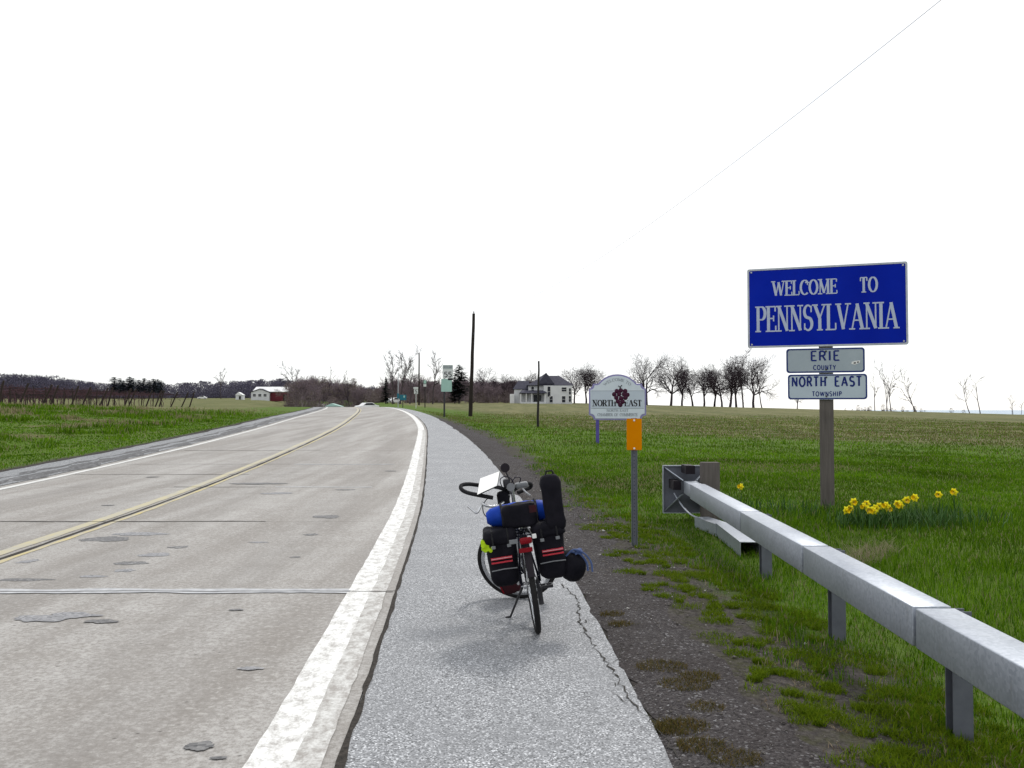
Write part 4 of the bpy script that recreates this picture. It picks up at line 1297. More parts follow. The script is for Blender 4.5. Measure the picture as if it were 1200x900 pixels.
# mirror, computer, front lamp
bt('mirror_stalk', [WB(597, 576, 7.0), WB(597, 562, 6.98), WB(593, 553, 6.96)], .006, 'dark_steel', 6)
MB().lathe([(.012, -.02), (.034, -.012), (.038, 0), (.038, .006)], WB(592, 548, 6.96), (-1, .2, .15), 16).build('mirror', M['black_print'], bike, smooth=True)
MB().box((0, 0, 0), (.09, .11, .045)).xform(lambda p: WB(611, 568, 7.08) + p).build('handlebar_computer', M['grey_plastic'], bike, bevel=.015)
MB().lathe([(.02, -.05), (.03, .0), (.034, .04)], WB(599, 571, 6.97), (-1, .1, 0.2), 14).build('lamp', M['grey_plastic'], bike, smooth=True)
MB().box((0, 0, 0), (.12, .10, .14)).xform(lambda p: WB(590, 585, 7.02) + p).build('handlebar_bag', M['black_fabric'], bike, smooth=True, bevel=.03)
MB().box((0, 0, 0), (.10, .06, .07)).xform(lambda p: WB(594, 566, 7.02) + p).build('shifter', M['dark_steel'], bike, smooth=True, bevel=.015)
bt('bottle_cage', [(.62, 0, .44), (.75, 0, .56)], .036, 'grey_plastic', 12)

# ---- luggage on the bicycle: things of their own
def on_bike(o, label, cat, group=None):
    o.matrix_world = BIKE_M
    return tag(o, label, cat, group)
def soft_box(c, s, bevel, seed=0, fn=None, taper=None, puff=.008):
    r3 = random.Random(seed)
    bm = bmesh.new()
    bmesh.ops.create_cube(bm, size=1.0)
    bmesh.ops.scale(bm, vec=s, verts=bm.verts)
    bmesh.ops.subdivide_edges(bm, edges=bm.edges, cuts=3, use_grid_fill=True)
    for v in bm.verts:
        q_ = Vector((v.co.x / s[0] * 2, v.co.y / s[1] * 2, v.co.z / s[2] * 2))
        # squarish superellipsoid rounding
        p4 = (abs(q_.x) ** 7 + abs(q_.y) ** 7 + abs(q_.z) ** 7) ** (1 / 7)
        k = max(abs(q_.x), abs(q_.y), abs(q_.z)) / max(p4, 1e-6)
        v.co = v.co * k
        if taper:
            t = (q_.z + 1) / 2
            v.co.x *= taper + (1 - taper) * t
            v.co.y *= taper + (1 - taper) * t
        v.co += Vector((r3.uniform(-puff, puff), r3.uniform(-puff, puff), r3.uniform(-puff, puff)))
    bmesh.ops.subdivide_edges(bm, edges=bm.edges, cuts=1, use_grid_fill=True, smooth=.6)
    mb = MB()
    mb.v = [tuple(Vector(v.co) + Vector(c)) for v in bm.verts]
    mb.f = [tuple(v.index for v in f.verts) for f in bm.faces]
    bm.free()
    if fn: mb.xform(fn)
    return mb
LUG = 'luggage on the bicycle'
def pannier(s, label):
    yc = s * .172
    root = empty('pannier')
    on_bike(root, label, 'pannier', LUG)
    soft_box((-.02, yc, .575), (.32, .215, .37), .04, 3 + s, taper=.86).build('bag', M['black_fabric'], root, smooth=True)
    soft_box((-.03, yc, .745), (.34, .225, .10), .03, 8 + s).build('flap', M['black_fabric'], root, smooth=True)
    xb = -.185
    MB().box((xb + .014, yc + s * .01, .60), (.018, .15, .016)).build('reflective_stripe', M['red_stripe'], root)
    MB().box((xb + .010, yc + s * .01, .60), (.015, .145, .004)).build('stripe_thread', M['pale_stripe'], root)
    MB().box((xb + .014, yc + s * .01, .572), (.018, .15, .010)).build('reflective_stripe', M['red_stripe'], root)
    for o_ in (-.055, .055):
        MB().tube([(-.10, yc + o_, .80), (-.19, yc + o_, .79), (-.207, yc + o_, .74), (-.203, yc + o_, .69)], .007, 4).build('strap', M['grip'], root)
        MB().box((-.206, yc + o_, .685), (.012, .028, .022)).build('buckle', M['grey_plastic'], root, bevel=.003)
    MB().tube([(-.188, yc - .09, .52), (-.192, yc, .525), (-.188, yc + .09, .52)], .004, 4).build('zip', M['grey_plastic'], root)
    return root
p_l = pannier(1, 'black rear pannier with red stripe on the left of the bicycle rack')
p_r = pannier(-1, 'black rear pannier with red stripe on the right of the bicycle rack')
soft_box((-.15, .265, .70), (.05, .08, .09), .02, 44, puff=.01).build('lime_cover', M['lime'], p_l, smooth=True)
def roll():
    root = empty('sleeping_roll')
    on_bike(root, 'blue sleeping roll lying across the bicycle rack', 'sleeping roll', LUG)
    P, Rr = [], []
    for k in range(15):
        t = k / 14
        e = math.sin(math.pi * min(1, max(0, t))) ** .18 if 0 < t < 1 else .45
        P.append((.05, .245 - .47 * t, .862)); Rr.append(.084 * e * (1 + .03 * math.sin(k * 2.3)))
    MB().tube(P, Rr, 20).build('roll', M['blue_fabric'], root, smooth=True)
    for y in (.13, -.12):
        MB().tube([(.05 + .088 * math.cos(a), y, .862 + .088 * math.sin(a)) for a in [2 * math.pi * k / 20 for k in range(20)]], .009, 5, closed=True).build('strap', M['grip'], root)
roll()
tb = soft_box((-.08, .01, .865), (.15, .25, .17), .03, 21)
tb = tb.build('rack_bag', M['black_fabric'], None, smooth=True)
on_bike(tb, 'squat black bag with red patch strapped behind the blue roll', 'bag', LUG)
MB().box((-.158, -.085, .905), (.008, .05, .05)).build('red_patch', M['maroon_fabric'], tb)
tri = empty('tripod_case')
on_bike(tri, 'tall narrow black case standing upright at the right of the rack', 'case', LUG)
soft_box((-.15, -.235, .925), (.10, .135, .40), .03, 5, puff=.004).build('case', M['black_fabric'], tri, smooth=True)
MB().box((-.2035, -.245, 1.06), (.003, .045, .010)).build('logo_patch', M['white_plastic'], tri)
MB().tube([(-.15, -.21, 1.12), (-.15, -.22, 1.15), (-.15, -.26, 1.15), (-.15, -.27, 1.12)], .007, 6).build('carry_loop', M['grip'], tri)
fp = empty('front_pannier')
on_bike(fp, 'small maroon front pannier on the turned front wheel', 'pannier', LUG)
soft_box((1.13, .13, .27), (.19, .11, .22), .03, 31, fn=steer, taper=.85).build('bag', M['maroon_fabric'], fp, smooth=True)
soft_box((1.13, .13, .385), (.20, .12, .04), .02, 32, fn=steer).build('flap', M['black_fabric'], fp, smooth=True)
MB().box((0, 0, 0), (.012, .010, .14)).xform(lambda p: steer(p + Vector((1.20, .182, .265)))).build('reflective_stripe', M['red_lens'], fp)
fq = empty('front_pannier')
on_bike(fq, 'black front pannier on the far side of the turned front wheel', 'pannier', LUG)
soft_box((1.11, -.145, .315), (.24, .13, .28), .03, 33, fn=steer, taper=.85).build('bag', M['black_fabric'], fq, smooth=True)
pk = empty('hanging_pouch')
on_bike(pk, 'rounded black pouch with pale blue strap hanging behind the right pannier', 'pouch', LUG)
mbp = MB()
Vp = []
for i in range(9):
    t = math.pi * i / 8
    for k in range(16):
        a = 2 * math.pi * k / 16
        Vp.append((-.02 + .14 * math.sin(t) * math.cos(a), -.315 + .105 * math.sin(t) * math.sin(a), .455 + (.13 if t > math.pi / 2 else .10) * math.cos(t)))
mbp.add(Vp, [(i * 16 + k, i * 16 + (k + 1) % 16, (i + 1) * 16 + (k + 1) % 16, (i + 1) * 16 + k) for i in range(8) for k in range(16)])
mbp.build('pouch', M['black_fabric'], pk, smooth=True)
MB().tube(smooth_pts([(-.10, -0.275, .53), (-.12, -0.335, .57), (-.12, -0.405, .53), (-.10, -0.445, .46), (-.10, -0.445, .39)]), .007, 6).tube(smooth_pts([(-.08, -0.315, .55), (-.10, -0.375, .53), (-.09, -0.415, .46), (-.09, -0.415, .40)]), .008, 6).build('strap', M['pale_blue'], pk, smooth=True)
soft_box((-.08, -0.370, .545), (.05, .05, .03), .01, 3).build('strap_pad', M['pale_blue'], pk, smooth=True)
mc = empty('map_case')
on_bike(mc, 'white map sheet on a board clipped to the handlebar', 'map', LUG)
# the board tilts back over the turned bar
cor = [WB(559, 580, 6.78), WB(583, 569, 6.85), WB(586, 552, 7.13), (WB(562.5, 560.6, 7.06))]
nb_ = (cor[1] - cor[0]).cross(cor[3] - cor[0]).normalized()
MB().hexa([c - nb_ * .006 for c in cor] + [c for c in cor]).build('board', M['grip'], mc)
ctr = sum(cor, Vector()) / 4
MB().hexa([ctr + (c - ctr) * .97 + nb_ * .001 for c in cor] + [ctr + (c - ctr) * .97 + nb_ * .003 for c in cor]).build('map_sheet', M['map_paper'], mc)
MB().tube([WB(596, 574, 7.02), WB(580, 570, 6.97)], .008, 6).build('clip', M['dark_steel'], mc)

ORD = ['first', 'second', 'third', 'fourth', 'fifth', 'sixth', 'seventh', 'eighth', 'ninth', 'tenth', 'eleventh', 'twelfth', 'thirteenth', 'fourteenth', 'fifteenth',
       'sixteenth', 'seventeenth', 'eighteenth', 'nineteenth', 'twentieth']
# ------------------------------------------------------------------ daffodils by the welcome sign
def leaf_blade(mb, base, az, h, lean, w, r4):
    d = Vector((math.cos(az), math.sin(az), 0)); s = Vector((-d.y, d.x, 0))
    V = []
    for k in range(5):
        t = k / 4
        c = Vector(base) + d * (lean * t * t) + Vector((0, 0, h * (t - .18 * t * t * (lean / max(h, .01)))))
        ww = w * (1 - t) ** .5 * .5 if k < 4 else .0006
        V += [c - s * ww, c + s * ww]
    mb.add(V, [(2 * k, 2 * k + 1, 2 * k + 3, 2 * k + 2) for k in range(4)])
def flower_mesh(face_az, tilt, r4):
    D = Vector((math.cos(face_az) * math.cos(tilt), math.sin(face_az) * math.cos(tilt), math.sin(tilt)))
    _, S, T = frame_from(D)
    pet = MB()
    for k in range(6):
        a = math.pi * 2 * k / 6
        e = S * math.cos(a) + T * math.sin(a); f = D.cross(e)
        L = .046 * r4.uniform(.9, 1.1)
        pet.add([e * .008, e * L * .55 + f * .018 + D * .004, e * L + D * (-.004 + .008 * r4.random()), e * L * .55 - f * .018 + D * .004, e * L * .55 + D * .009],
                [(0, 1, 4), (1, 2, 4), (2, 3, 4), (3, 0, 4)])
    tr = MB()
    V = []
    for i, (r, h) in enumerate([(.010, 0), (.013, .015), (.016, .03), (.023, .040)]):
        for k in range(12):
            a = 2 * math.pi * k / 12
            rr = r * (1 + (.12 if i == 3 and k % 2 else 0))
            V.append(S * rr * math.cos(a) + T * rr * math.sin(a) + D * h)
    tr.add(V, [(i * 12 + k, i * 12 + (k + 1) % 12, (i + 1) * 12 + (k + 1) % 12, (i + 1) * 12 + k) for i in range(3) for k in range(12)])
    return pet, tr
def daffodil(x, y, h, label, group, r4, leaves=9, lw=.016):
    g = zt(x, y)
    root = empty('daffodil', (x, y, g))
    tag(root, label, 'daffodil', group)
    top = Vector((r4.uniform(-.03, .03), r4.uniform(-.03, .03), h))
    MB().tube([(0, 0, 0), top * .5 + Vector((.005, 0, 0)), top], [.005, .004, .0035], 5).build('stem', M['leaf'], root)
    lm = MB()
    for k in range(leaves):
        leaf_blade(lm, (r4.uniform(-.05, .05), r4.uniform(-.05, .05), -.01), r4.uniform(0, 6.28), h * r4.uniform(.6, 1.05), r4.uniform(.02, .13), lw, r4)
    me = bpy.data.meshes.new('leaves'); me.from_pydata(lm.v, [], lm.f); me.materials.append(M['leaf'])
    link_mesh('leaves', me, root)
    pet, tr = flower_mesh(math.radians(-115 + r4.uniform(-55, 55)), r4.uniform(-.25, .15), r4)
    pet.xform(lambda p: p * 1.3 + top).build('petals', M['petal'], root)
    tr.xform(lambda p: p * 1.3 + top).build('trumpet', M['trumpet'], root)
dr = random.Random(21)
fl = [(455, 203), (478, 203), (492, 168), (540, 178), (535, 187), (548, 205), (590, 198), (605, 186), (615, 182), (628, 213), (665, 178), (688, 182), (712, 160), (737, 150), (580, 205)]
fl.sort()
for i, (cx_, cy_) in enumerate(fl):
    ppx, ppy = 860 + cx_ / 3.53, 540 + cy_ / 3.53
    yv = 11.1 + dr.uniform(-.35, .55)
    zz = 1.6 - (ppy - 480) / 1000 * yv
    xx = (ppx - 600) / 1000 * yv
    daffodil(xx, yv, max(.22, zz - zt(xx, yv)), ORD[i] + ' yellow daffodil from the left in the dense clump right of the sign post', 'daffodils in the clump', dr, 12)
for (ppx, ppy, lab) in ((1099.4, 579, 'left one of two lone yellow daffodils right of the clump'), (1117.2, 576, 'rightmost yellow daffodil, standing apart from the clump'),
                        (866.2, 570, 'single yellow daffodil behind the guard rail left of the sign post')):
    yv = 11.8 if ppx > 900 else 12.6
    xx = (ppx - 600) / 1000 * yv
    zz = 1.6 - (ppy - 480) / 1000 * yv
    daffodil(xx, yv, max(.24, zz - zt(xx, yv)), lab, 'lone daffodils', dr, 10)
# daffodil leaves without flowers round the clump
lv = MB()
for k in range(700):
    c = dr.choice([(4.45, 11.1, .16), (4.75, 11.0, .2), (5.05, 10.9, .26), (5.3, 10.9, .25), (5.55, 11.1, .3), (5.95, 11.3, .35), (3.55, 12.5, .4), (4.0, 12.2, .4)])
    x = dr.gauss(c[0], c[2]); y = dr.gauss(c[1], .27)
    leaf_blade(lv, (x, y, zt(x, y) - .01), dr.uniform(0, 6.28), dr.uniform(.14, .34), dr.uniform(.02, .16), .015, dr)
me = bpy.data.meshes.new('daffodil_leaves'); me.from_pydata(lv.v, [], lv.f); me.materials.append(M['leaf'])
tag(link_mesh('daffodil_leaves', me), 'dark green daffodil leaves without flowers round the clump', 'leaves', None, 'stuff')

# ------------------------------------------------------------------ buildings
def window(parent, x, y, z, w, h, facing=(0, -1)):
    f = MB()
    fr = .10
    f.box((x, y - .04, z + h / 2 + fr / 2), (w + 2 * fr, .08, fr)).box((x, y - .05, z - h / 2 - fr / 2), (w + 2 * fr + .1, .12, fr))
    for s in (-1, 1): f.box((x + s * (w / 2 + fr / 2), y - .04, z), (fr, .08, h))
    win = f.build('window', M['trim'], parent)
    MB().box((x, y - .02, z), (w, .02, h)).build('pane', M['glass'], win)
    MB().box((x, y - .05, z), (w, .03, .06)).build('sash_bar', M['trim'], win)
def hip(mb, x0, x1, y0, y1, z, zr_, rx0, rx1, ry, over=.4, t=.14):
    a = [(x0 - over, y0 - over), (x1 + over, y0 - over), (x1 + over, y1 + over), (x0 - over, y1 + over)]
    V = [(x, y, z) for x, y in a] + [(x, y, z + t) for x, y in a] + [(rx0, ry, zr_), (rx1, ry, zr_)]
    mb.add(V, [(3, 2, 1, 0), (0, 1, 5, 4), (1, 2, 6, 5), (2, 3, 7, 6), (3, 0, 4, 7), (4, 5, 9, 8), (5, 6, 9), (6, 7, 8, 9), (7, 4, 8)])
    return mb
def farmhouse():
    Y = 218
    g = zt(9, Y)
    root = empty('farmhouse', (0, Y, g))
    tag(root, 'white two storey farmhouse with grey roofs and porch across the field', 'house')
    ev = 7.75 - g + .0
    MB().box((11.75, 4.5, ev / 2 - .5), (7.3, 9, ev + 1)).box((6.15, 5.0, ev / 2 - .5), (3.9, 8, ev + 1 - .01)).build('wall', M['house_wall'], root)
    # main hip roof
    rf = MB()
    hip(rf, 4.2, 15.4, 0.6, 9, ev, ev + 2.7, 8.6, 12.3, 4.8)
    rf.build('roof', M['house_roof'], root)
    # front cross gable
    gb = MB()
    gx0, gx1, ap = 6.6, 10.9, ev + 3.35
    gb.add([(gx0, .25, ev + .45), (gx1, .25, ev + .45), (8.75, .55, ap), (gx0, 5.0, ev + 1.9), (gx1, 5.0, ev + 1.9), (8.75, 5.0, ap)], [(0, 1, 2), (0, 2, 5, 3), (1, 4, 5, 2), (3, 5, 4), (0, 3, 4, 1)])
    gb.build('gable', M['house_roof'], root)
    # wing
    MB().box((2.4, 5.5, 1.6), (3.7, 6, 4.2)).build('wing', M['house_wall'], root)
    wr = MB()
    hip(wr, .55, 4.2, 2.5, 8.5, 3.7, 6.0, 1.6, 4.5, 5.5, .3)
    wr.build('wing_roof', M['house_roof'], root)
    # porch
    pr = MB()
    pr.add([(1.9, -2.4, 2.55), (8.8, -2.4, 2.55), (8.8, 2.5, 2.55), (1.9, 2.5, 2.55), (1.9, -2.4, 2.75), (8.8, -2.4, 2.75), (8.0, 2.5, 3.7), (2.8, 2.5, 3.7)],
           [(3, 2, 1, 0), (0, 1, 5, 4), (1, 2, 6, 5), (2, 3, 7, 6), (3, 0, 4, 7), (4, 5, 6, 7)])
    pr.build('porch_roof', M['house_roof'], root)
    MB().box((5.3, -.6, .15), (6.6, 3.4, .5)).build('porch_floor', M['house_wall'], root)
    for x in (2.2, 3.6, 5.0, 6.6, 8.4):
        MB().box((x, -2.1, 1.48), (.22, .22, 2.15)).build('porch_post', M['trim'], root)
    MB().box((-.1, 2.0, 1.2), (.9, .6, 2.6)).box((0.4, 1.6, 1.2), (.35, .3, 2.6)).build('side_entry', M['trim'], root)
    for (x, z, w, h, y) in ((5.3, ev - 1.0, .7, 1.5, 1.0), (9.45, ev - 1.55, .75, 2.6, 0), (13.3, ev - 1.0, 1.25, 1.05, 0), (14.8, ev - 1.5, .55, 1.6, 0),
                            (14.8, 1.2, .6, 1.5, 0), (10.0, 1.1, .8, 1.6, 0), (13.2, 1.1, .9, 1.6, 0)):
        window(root, x, y, z, w, h)
    d = MB().box((6.0, .98, 1.25), (.95, .08, 2.05)).build('door', M['glass'], root)
    MB().tube([(6.35, .92, 1.2), (6.35, .86, 1.2)], .05, 6).build('handle', M['sign_edge'], d)
    MB().box((7.1, .98, 1.4), (.8, .06, 1.5)).build('porch_window', M['glass'], root)
farmhouse()

def barn():
    Y = 310
    g = zt(-88, Y) - .1
    root = empty('barn', (-95, Y, g))
    tag(root, 'red barn with white gabled front and long white metal roof', 'barn')
    ev = 8.1 - 4.86
    MB().box((9.9, 6, ev / 2), (6.4, 9, ev)).build('red_wall', M['barn_red'], root)
    fw = MB().add([(0.2, 0, 0), (6.7, 0, 0), (6.7, 0, ev), (3.45, 0, ev + 1.15), (.2, 0, ev), (0.2, 8, 0), (6.7, 8, 0), (6.7, 8, ev), (3.45, 8, ev + 1.15), (.2, 8, ev)],
             [(0, 1, 2, 3, 4), (9, 8, 7, 6, 5), (0, 5, 6, 1), (1, 6, 7, 2), (0, 4, 9, 5), (2, 7, 8, 3), (3, 8, 9, 4)]).build('front_wall', M['house_wall'], root)
    fr = MB()
    for s in (-1, 1):
        a = Vector((3.45, -.4, ev + 1.25)); b = Vector((3.45 + s * 3.7, -.4, ev - .05))
        fr.hexa([a, b, b + Vector((0, 9, 0)), a + Vector((0, 9, 0)), a + Vector((0, 0, .12)), b + Vector((0, 0, .12)), b + Vector((0, 9, .12)), a + Vector((0, 9, .12))])
    fr.build('front_roof', M['house_roof'], root)
    rr = MB()
    rr.hexa([(.3, 1.0, ev + .15), (13.4, 1.0, ev + .15), (13.4, 6, ev + 2.0), (.3, 6, ev + 2.0), (.3, 1.0, ev + .3), (13.4, 1.0, ev + .3), (13.4, 6, ev + 2.15), (.3, 6, ev + 2.15)])
    rr.hexa([(.3, 6.01, ev + 2.0), (13.4, 6.01, ev + 2.0), (13.4, 11, ev + .15), (.3, 11, ev + .15), (.3, 6.01, ev + 2.15), (13.4, 6.01, ev + 2.15), (13.4, 11, ev + .3), (.3, 11, ev + .3)])
    rr.build('roof', M['barn_roof'], root)
    for x in (1.4, 3.4, 5.3):
        window(root, x, 0, ev - 1.1, 1.1, .9)
    MB().box((12.2, 1.44, 1.3), (1.4, .1, 2.5)).build('door', M['pole_wood'], root)
barn()

def shed(x, y, w, h, mat_wall, mat_roof, label):
    g = zt(x, y)
    root = empty('shed', (x, y, g))
    tag(root, label, 'shed')
    MB().box((0, 0, h * .3), (w, w * .8, h * .6)).build('wall', mat_wall, root)
    MB().add([(-w * .55, -w * .5, h * .6), (w * .55, -w * .5, h * .6), (w * .55, w * .5, h * .6), (-w * .55, w * .5, h * .6), (-w * .1, -w * .5, h), (-w * .1, w * .5, h)],
             [(3, 2, 1, 0), (0, 1, 4), (2, 3, 5), (1, 2, 5, 4), (3, 0, 4, 5)]).build('roof', mat_roof, root)
    MB().box((w * .1, -w * .42, h * .25), (w * .25, .1, h * .45)).build('door', M['pole_wood'], root)
shed(-.3185 * 340, 340, 2.9, 3.0, M['house_wall'], M['barn_roof'], 'little shed with bright white roof left of the barn')
shed(-.208 * 168, 168, 3.0, 1.5, M['house_wall'], M['mint_sign'], 'low pale green roofed shed left of the road crest')

def car(x, y, rz, label):
    g = zt(x, y)
    root = empty('car', (x, y, g), rz)
    tag(root, label, 'car')
    prof = [(-2.15, .28), (-2.2, .62), (-2.05, .85), (-1.25, .95), (-.55, 1.42), (.75, 1.45), (1.6, .98), (2.1, .92), (2.2, .55), (2.15, .28)]
    MB().prism(prof, -.84, .84).build('body', M['car_white'], root, bevel=.06)
    MB().prism([(-1.08, .97), (-.52, 1.36), (.70, 1.38), (1.35, .99)], -.845, .845).build('side_window', M['glass'], root)
    for wx in (-1.35, 1.35):
        for s in (-1, 1):
            w = MB().lathe([(.31, -.1), (.31, .1)], (wx, s * .78, .31), (0, 1, 0), 16).build('wheel', M['tyre'], root)
            MB().lathe([(.18, 0), (.18, .012)], (wx, s * .88, .31), (0, s, 0), 12).build('rim', M['chrome'], w)
    for s in (-1, 1):
        MB().box((-2.14, s * .6, .68), (.08, .28, .12)).build('headlight', M['white_plastic'], root)
        MB().box((2.13, s * .6, .72), (.08, .25, .14)).build('tail_light', M['red_lens'], root)
    return root
car(-.170 * 158, 158, math.radians(38), 'white car beyond the crest in the middle of the road gap')
car(-.139 * 206, 206, math.radians(62), 'white car parked at the right of the road crest')
car(-.363 * 420, 420, math.radians(5), 'tiny pale car at the far side of the left field')

# ------------------------------------------------------------------ trees
def grow(rg, branches, p, d, L, r, lev, maxlev, wander, up, kids, spread, ratio, minr):
    n = 4 if lev < maxlev else 2
    P, Rr = [p.copy()], [r]
    q, dd = p.copy(), d.copy()
    for i in range(n):
        dd = (dd + Vector((rg.gauss(0, wander), rg.gauss(0, wander), rg.gauss(0, wander) + up))).normalized()
        q = q + dd * (L / n)
        P.append(q.copy()); Rr.append(max(minr, r * (1 - .62 * (i + 1) / n)))
        if lev < maxlev and (i > 0 or lev > 0):
            for _ in range(kids[lev]):
                if rg.random() < .78:
                    _, s, t = frame_from(dd)
                    a = rg.uniform(0, 6.283)
                    sp = math.radians(rg.uniform(spread * .6, spread * 1.35))
                    nd = (dd * math.cos(sp) + (s * math.cos(a) + t * math.sin(a)) * math.sin(sp)).normalized()
                    grow(rg, branches, q.copy(), nd, L * ratio * rg.uniform(.7, 1.15) * (1 - .25 * i / n), Rr[-1] * .72, lev + 1, maxlev, wander * 1.15, up, kids, spread, ratio, minr)
    branches.append((lev, P, Rr))

def tree_meshes(seed, H, maxlev=4, trunk_frac=.45, r0=.22, wander=.10, up=.03, kids=(2, 2, 2, 2), spread=42, ratio=.62, minr=.016, c1=(.055, .045, .045), c2=(.09, .075, .072), stems=1, buds=None):
    rg = random.Random(seed)
    br = []
    for s_ in range(stems):
        d = Vector((rg.gauss(0, .06 + .12 * (stems > 1)), rg.gauss(0, .06 + .12 * (stems > 1)), 1)).normalized()
        grow(rg, br, Vector((rg.uniform(-.3, .3) * (stems > 1), rg.uniform(-.3, .3) * (stems > 1), -.3)), d, H * trunk_frac, r0 * (1 if stems == 1 else .7), 0, maxlev, wander, up, kids, spread, ratio, minr)
    zmax = max(p.z for _, P, _ in br for p in P)
    k = H / max(zmax, .1)
    out = []
    for part in (0, 1):
        mb = MB(); cs = []
        for lev, P, Rr in br:
            if (lev == 0) != (part == 0): continue
            b = len(mb.v)
            mb.tube([p * k for p in P], Rr, 7 if lev == 0 else (4 if lev < 3 else 3), cap=(lev < 2))
            t = rg.random()
            cs += [tuple(c1[i] * (1 - t) + c2[i] * t for i in range(3))] * (len(mb.v) - b)
        if part == 1 and buds:
            dens, size, bc1, bc2 = buds
            for lev, P, Rr in br:
                if lev < maxlev - 1: continue
                for p in P[1:]:
                    if rg.random() > dens: continue
                    c = p * k + Vector((rg.gauss(0, .2), rg.gauss(0, .2), rg.gauss(0, .2)))
                    b = len(mb.v)
                    e1 = Vector((rg.gauss(0, 1), rg.gauss(0, 1), rg.gauss(0, 1))).normalized() * size * rg.uniform(.5, 1.3)
                    e2 = Vector((rg.gauss(0, 1), rg.gauss(0, 1), rg.gauss(0, 1))).normalized() * size * rg.uniform(.5, 1.3)
                    mb.add([c, c + e1, c + e1 * .6 + e2, c + e2], [(0, 1, 2, 3)])
                    t = rg.random()
                    cs += [tuple(bc1[i] * (1 - t) + bc2[i] * t for i in range(3))] * 4
        me = bpy.data.meshes.new('trunk' if part == 0 else 'crown')
        me.from_pydata(mb.v, [], mb.f)
        at = me.color_attributes.new('Col', 'FLOAT_COLOR', 'POINT')
        arr = np.ones((len(mb.v), 4), np.float32)
        arr[:, :3] = np.array(cs, np.float32) if cs else 0.05
        at.data.foreach_set('color', arr.ravel())
        me.materials.append(M['twig'])
        out.append(me)
    return out
def put_tree(name, meshes, x, y, scale, rz, label, group=None, lean=(0, 0), sz_=1.0):
    root = empty(name, (x, y, zt(x, y)), rz)
    root.rotation_euler = (lean[0], lean[1], rz)
    root.scale = (scale * sz_, scale * sz_, scale)
    tag(root, label, 'tree', group)
    link_mesh('trunk', meshes[0], root)
    link_mesh('crown', meshes[1], root)
    return root
OAK = [tree_meshes(100 + i, 12, 4, .30, .30, .10, .045, (3, 2, 2, 1), 46, .76, .018, (.036, .028, .034), (.066, .052, .060)) for i in range(5)]
TALL = [tree_meshes(200 + i, 14, 4, .70, .20, .06, .05, (2, 2, 2, 1), 32, .50, .018, (.06, .05, .055), (.10, .085, .09)) for i in range(3)]
THIN = [tree_meshes(300 + i, 8, 3, .85, .10, .06, .03, (2, 1, 1), 34, .42, .019, (.045, .036, .042), (.08, .066, .072), stems=1 + i % 3) for i in range(4)]
PUR1, PUR2 = (.14, .11, .13), (.23, .185, .205)
BRUSH = [tree_meshes(400 + i, 8, 4, .5, .11, .10, .05, (2, 2, 2, 1), 34, .64, .015, PUR1, PUR2, stems=3, buds=(.12, .12, (.21, .14, .15), (.26, .20, .18))) for i in range(4)]
LEAFY = [tree_meshes(500 + i, 8, 4, .5, .11, .10, .05, (2, 2, 2, 1), 36, .64, .015, PUR1, PUR2, stems=3, buds=(.28, .13, (.15, .14, .085), (.25, .22, .14))) for i in range(3)]
def conifer_meshes(seed, H, base_r, c1=(.014, .020, .020), c2=(.026, .036, .032), rounded=False, foot=.30):
    rg = random.Random(seed)
    tr = MB().tube([(0, 0, -.3), (0, 0, H * .98)], [.18, .03], 7)
    V, F, C_ = [], [], []
    z = H * (foot if rounded else .10)
    while z < H:
        q0 = (z / H - foot) / (1 - foot)
        rr = base_r * (math.sqrt(max(0, 1 - q0 ** 2.2)) * (.55 + .45 * min(1, q0 * 5)) * rg.uniform(.65, 1.15) if rounded else (1 - z / H) ** .8 * rg.uniform(.8, 1.1)) + .12
        for k in range(11):
            a = rg.uniform(0, 6.283)
            L = rr * rg.uniform(.65, 1.15)
            e = Vector((math.cos(a), math.sin(a), rg.uniform(-.25, .25))); s = Vector((-e.y, e.x, 0))
            o = Vector((0, 0, z + rg.uniform(-.2, .2)))
            for j in range(6):
                t0, t1 = j / 6, (j + 1.6) / 6
                w = L * .22 * (1 - t0 * .6) * rg.uniform(.6, 1.3)
                dz = Vector((0, 0, rg.uniform(-.28, .12)))
                b = len(V)
                V += [o + e * L * t0, o + e * L * t1 + s * w + dz, o + e * L * min(1.1, t1 + .1) + dz * .5, o + e * L * t1 - s * w + dz]
                F.append((b, b + 1, b + 2, b + 3))
                t = rg.random()
                C_ += [tuple(c1[i] * (1 - t) + c2[i] * t for i in range(3))] * 4
        z += H * .035
    cm = mesh_np('crown', [tuple(v) for v in V], F, M['twig'], np.array(C_, np.float32))
    tv = mesh_np('trunk', tr.v, [f for f in tr.f if len(f) == 4], M['twig'], np.full((len(tr.v), 3), .03, np.float32))
    return [tv, cm]
CON = [conifer_meshes(600 + i, 10, 2.4) for i in range(2)]
PINE = [conifer_meshes(620 + i, 10, 2.6, (.04, .05, .064), (.062, .076, .088), True) for i in range(3)]
EVG = conifer_meshes(640, 10, 2.6, (.018, .024, .026), (.034, .042, .040), True, .16)
tr_ = random.Random(77)
G1 = 'bare trees along the field ridge'
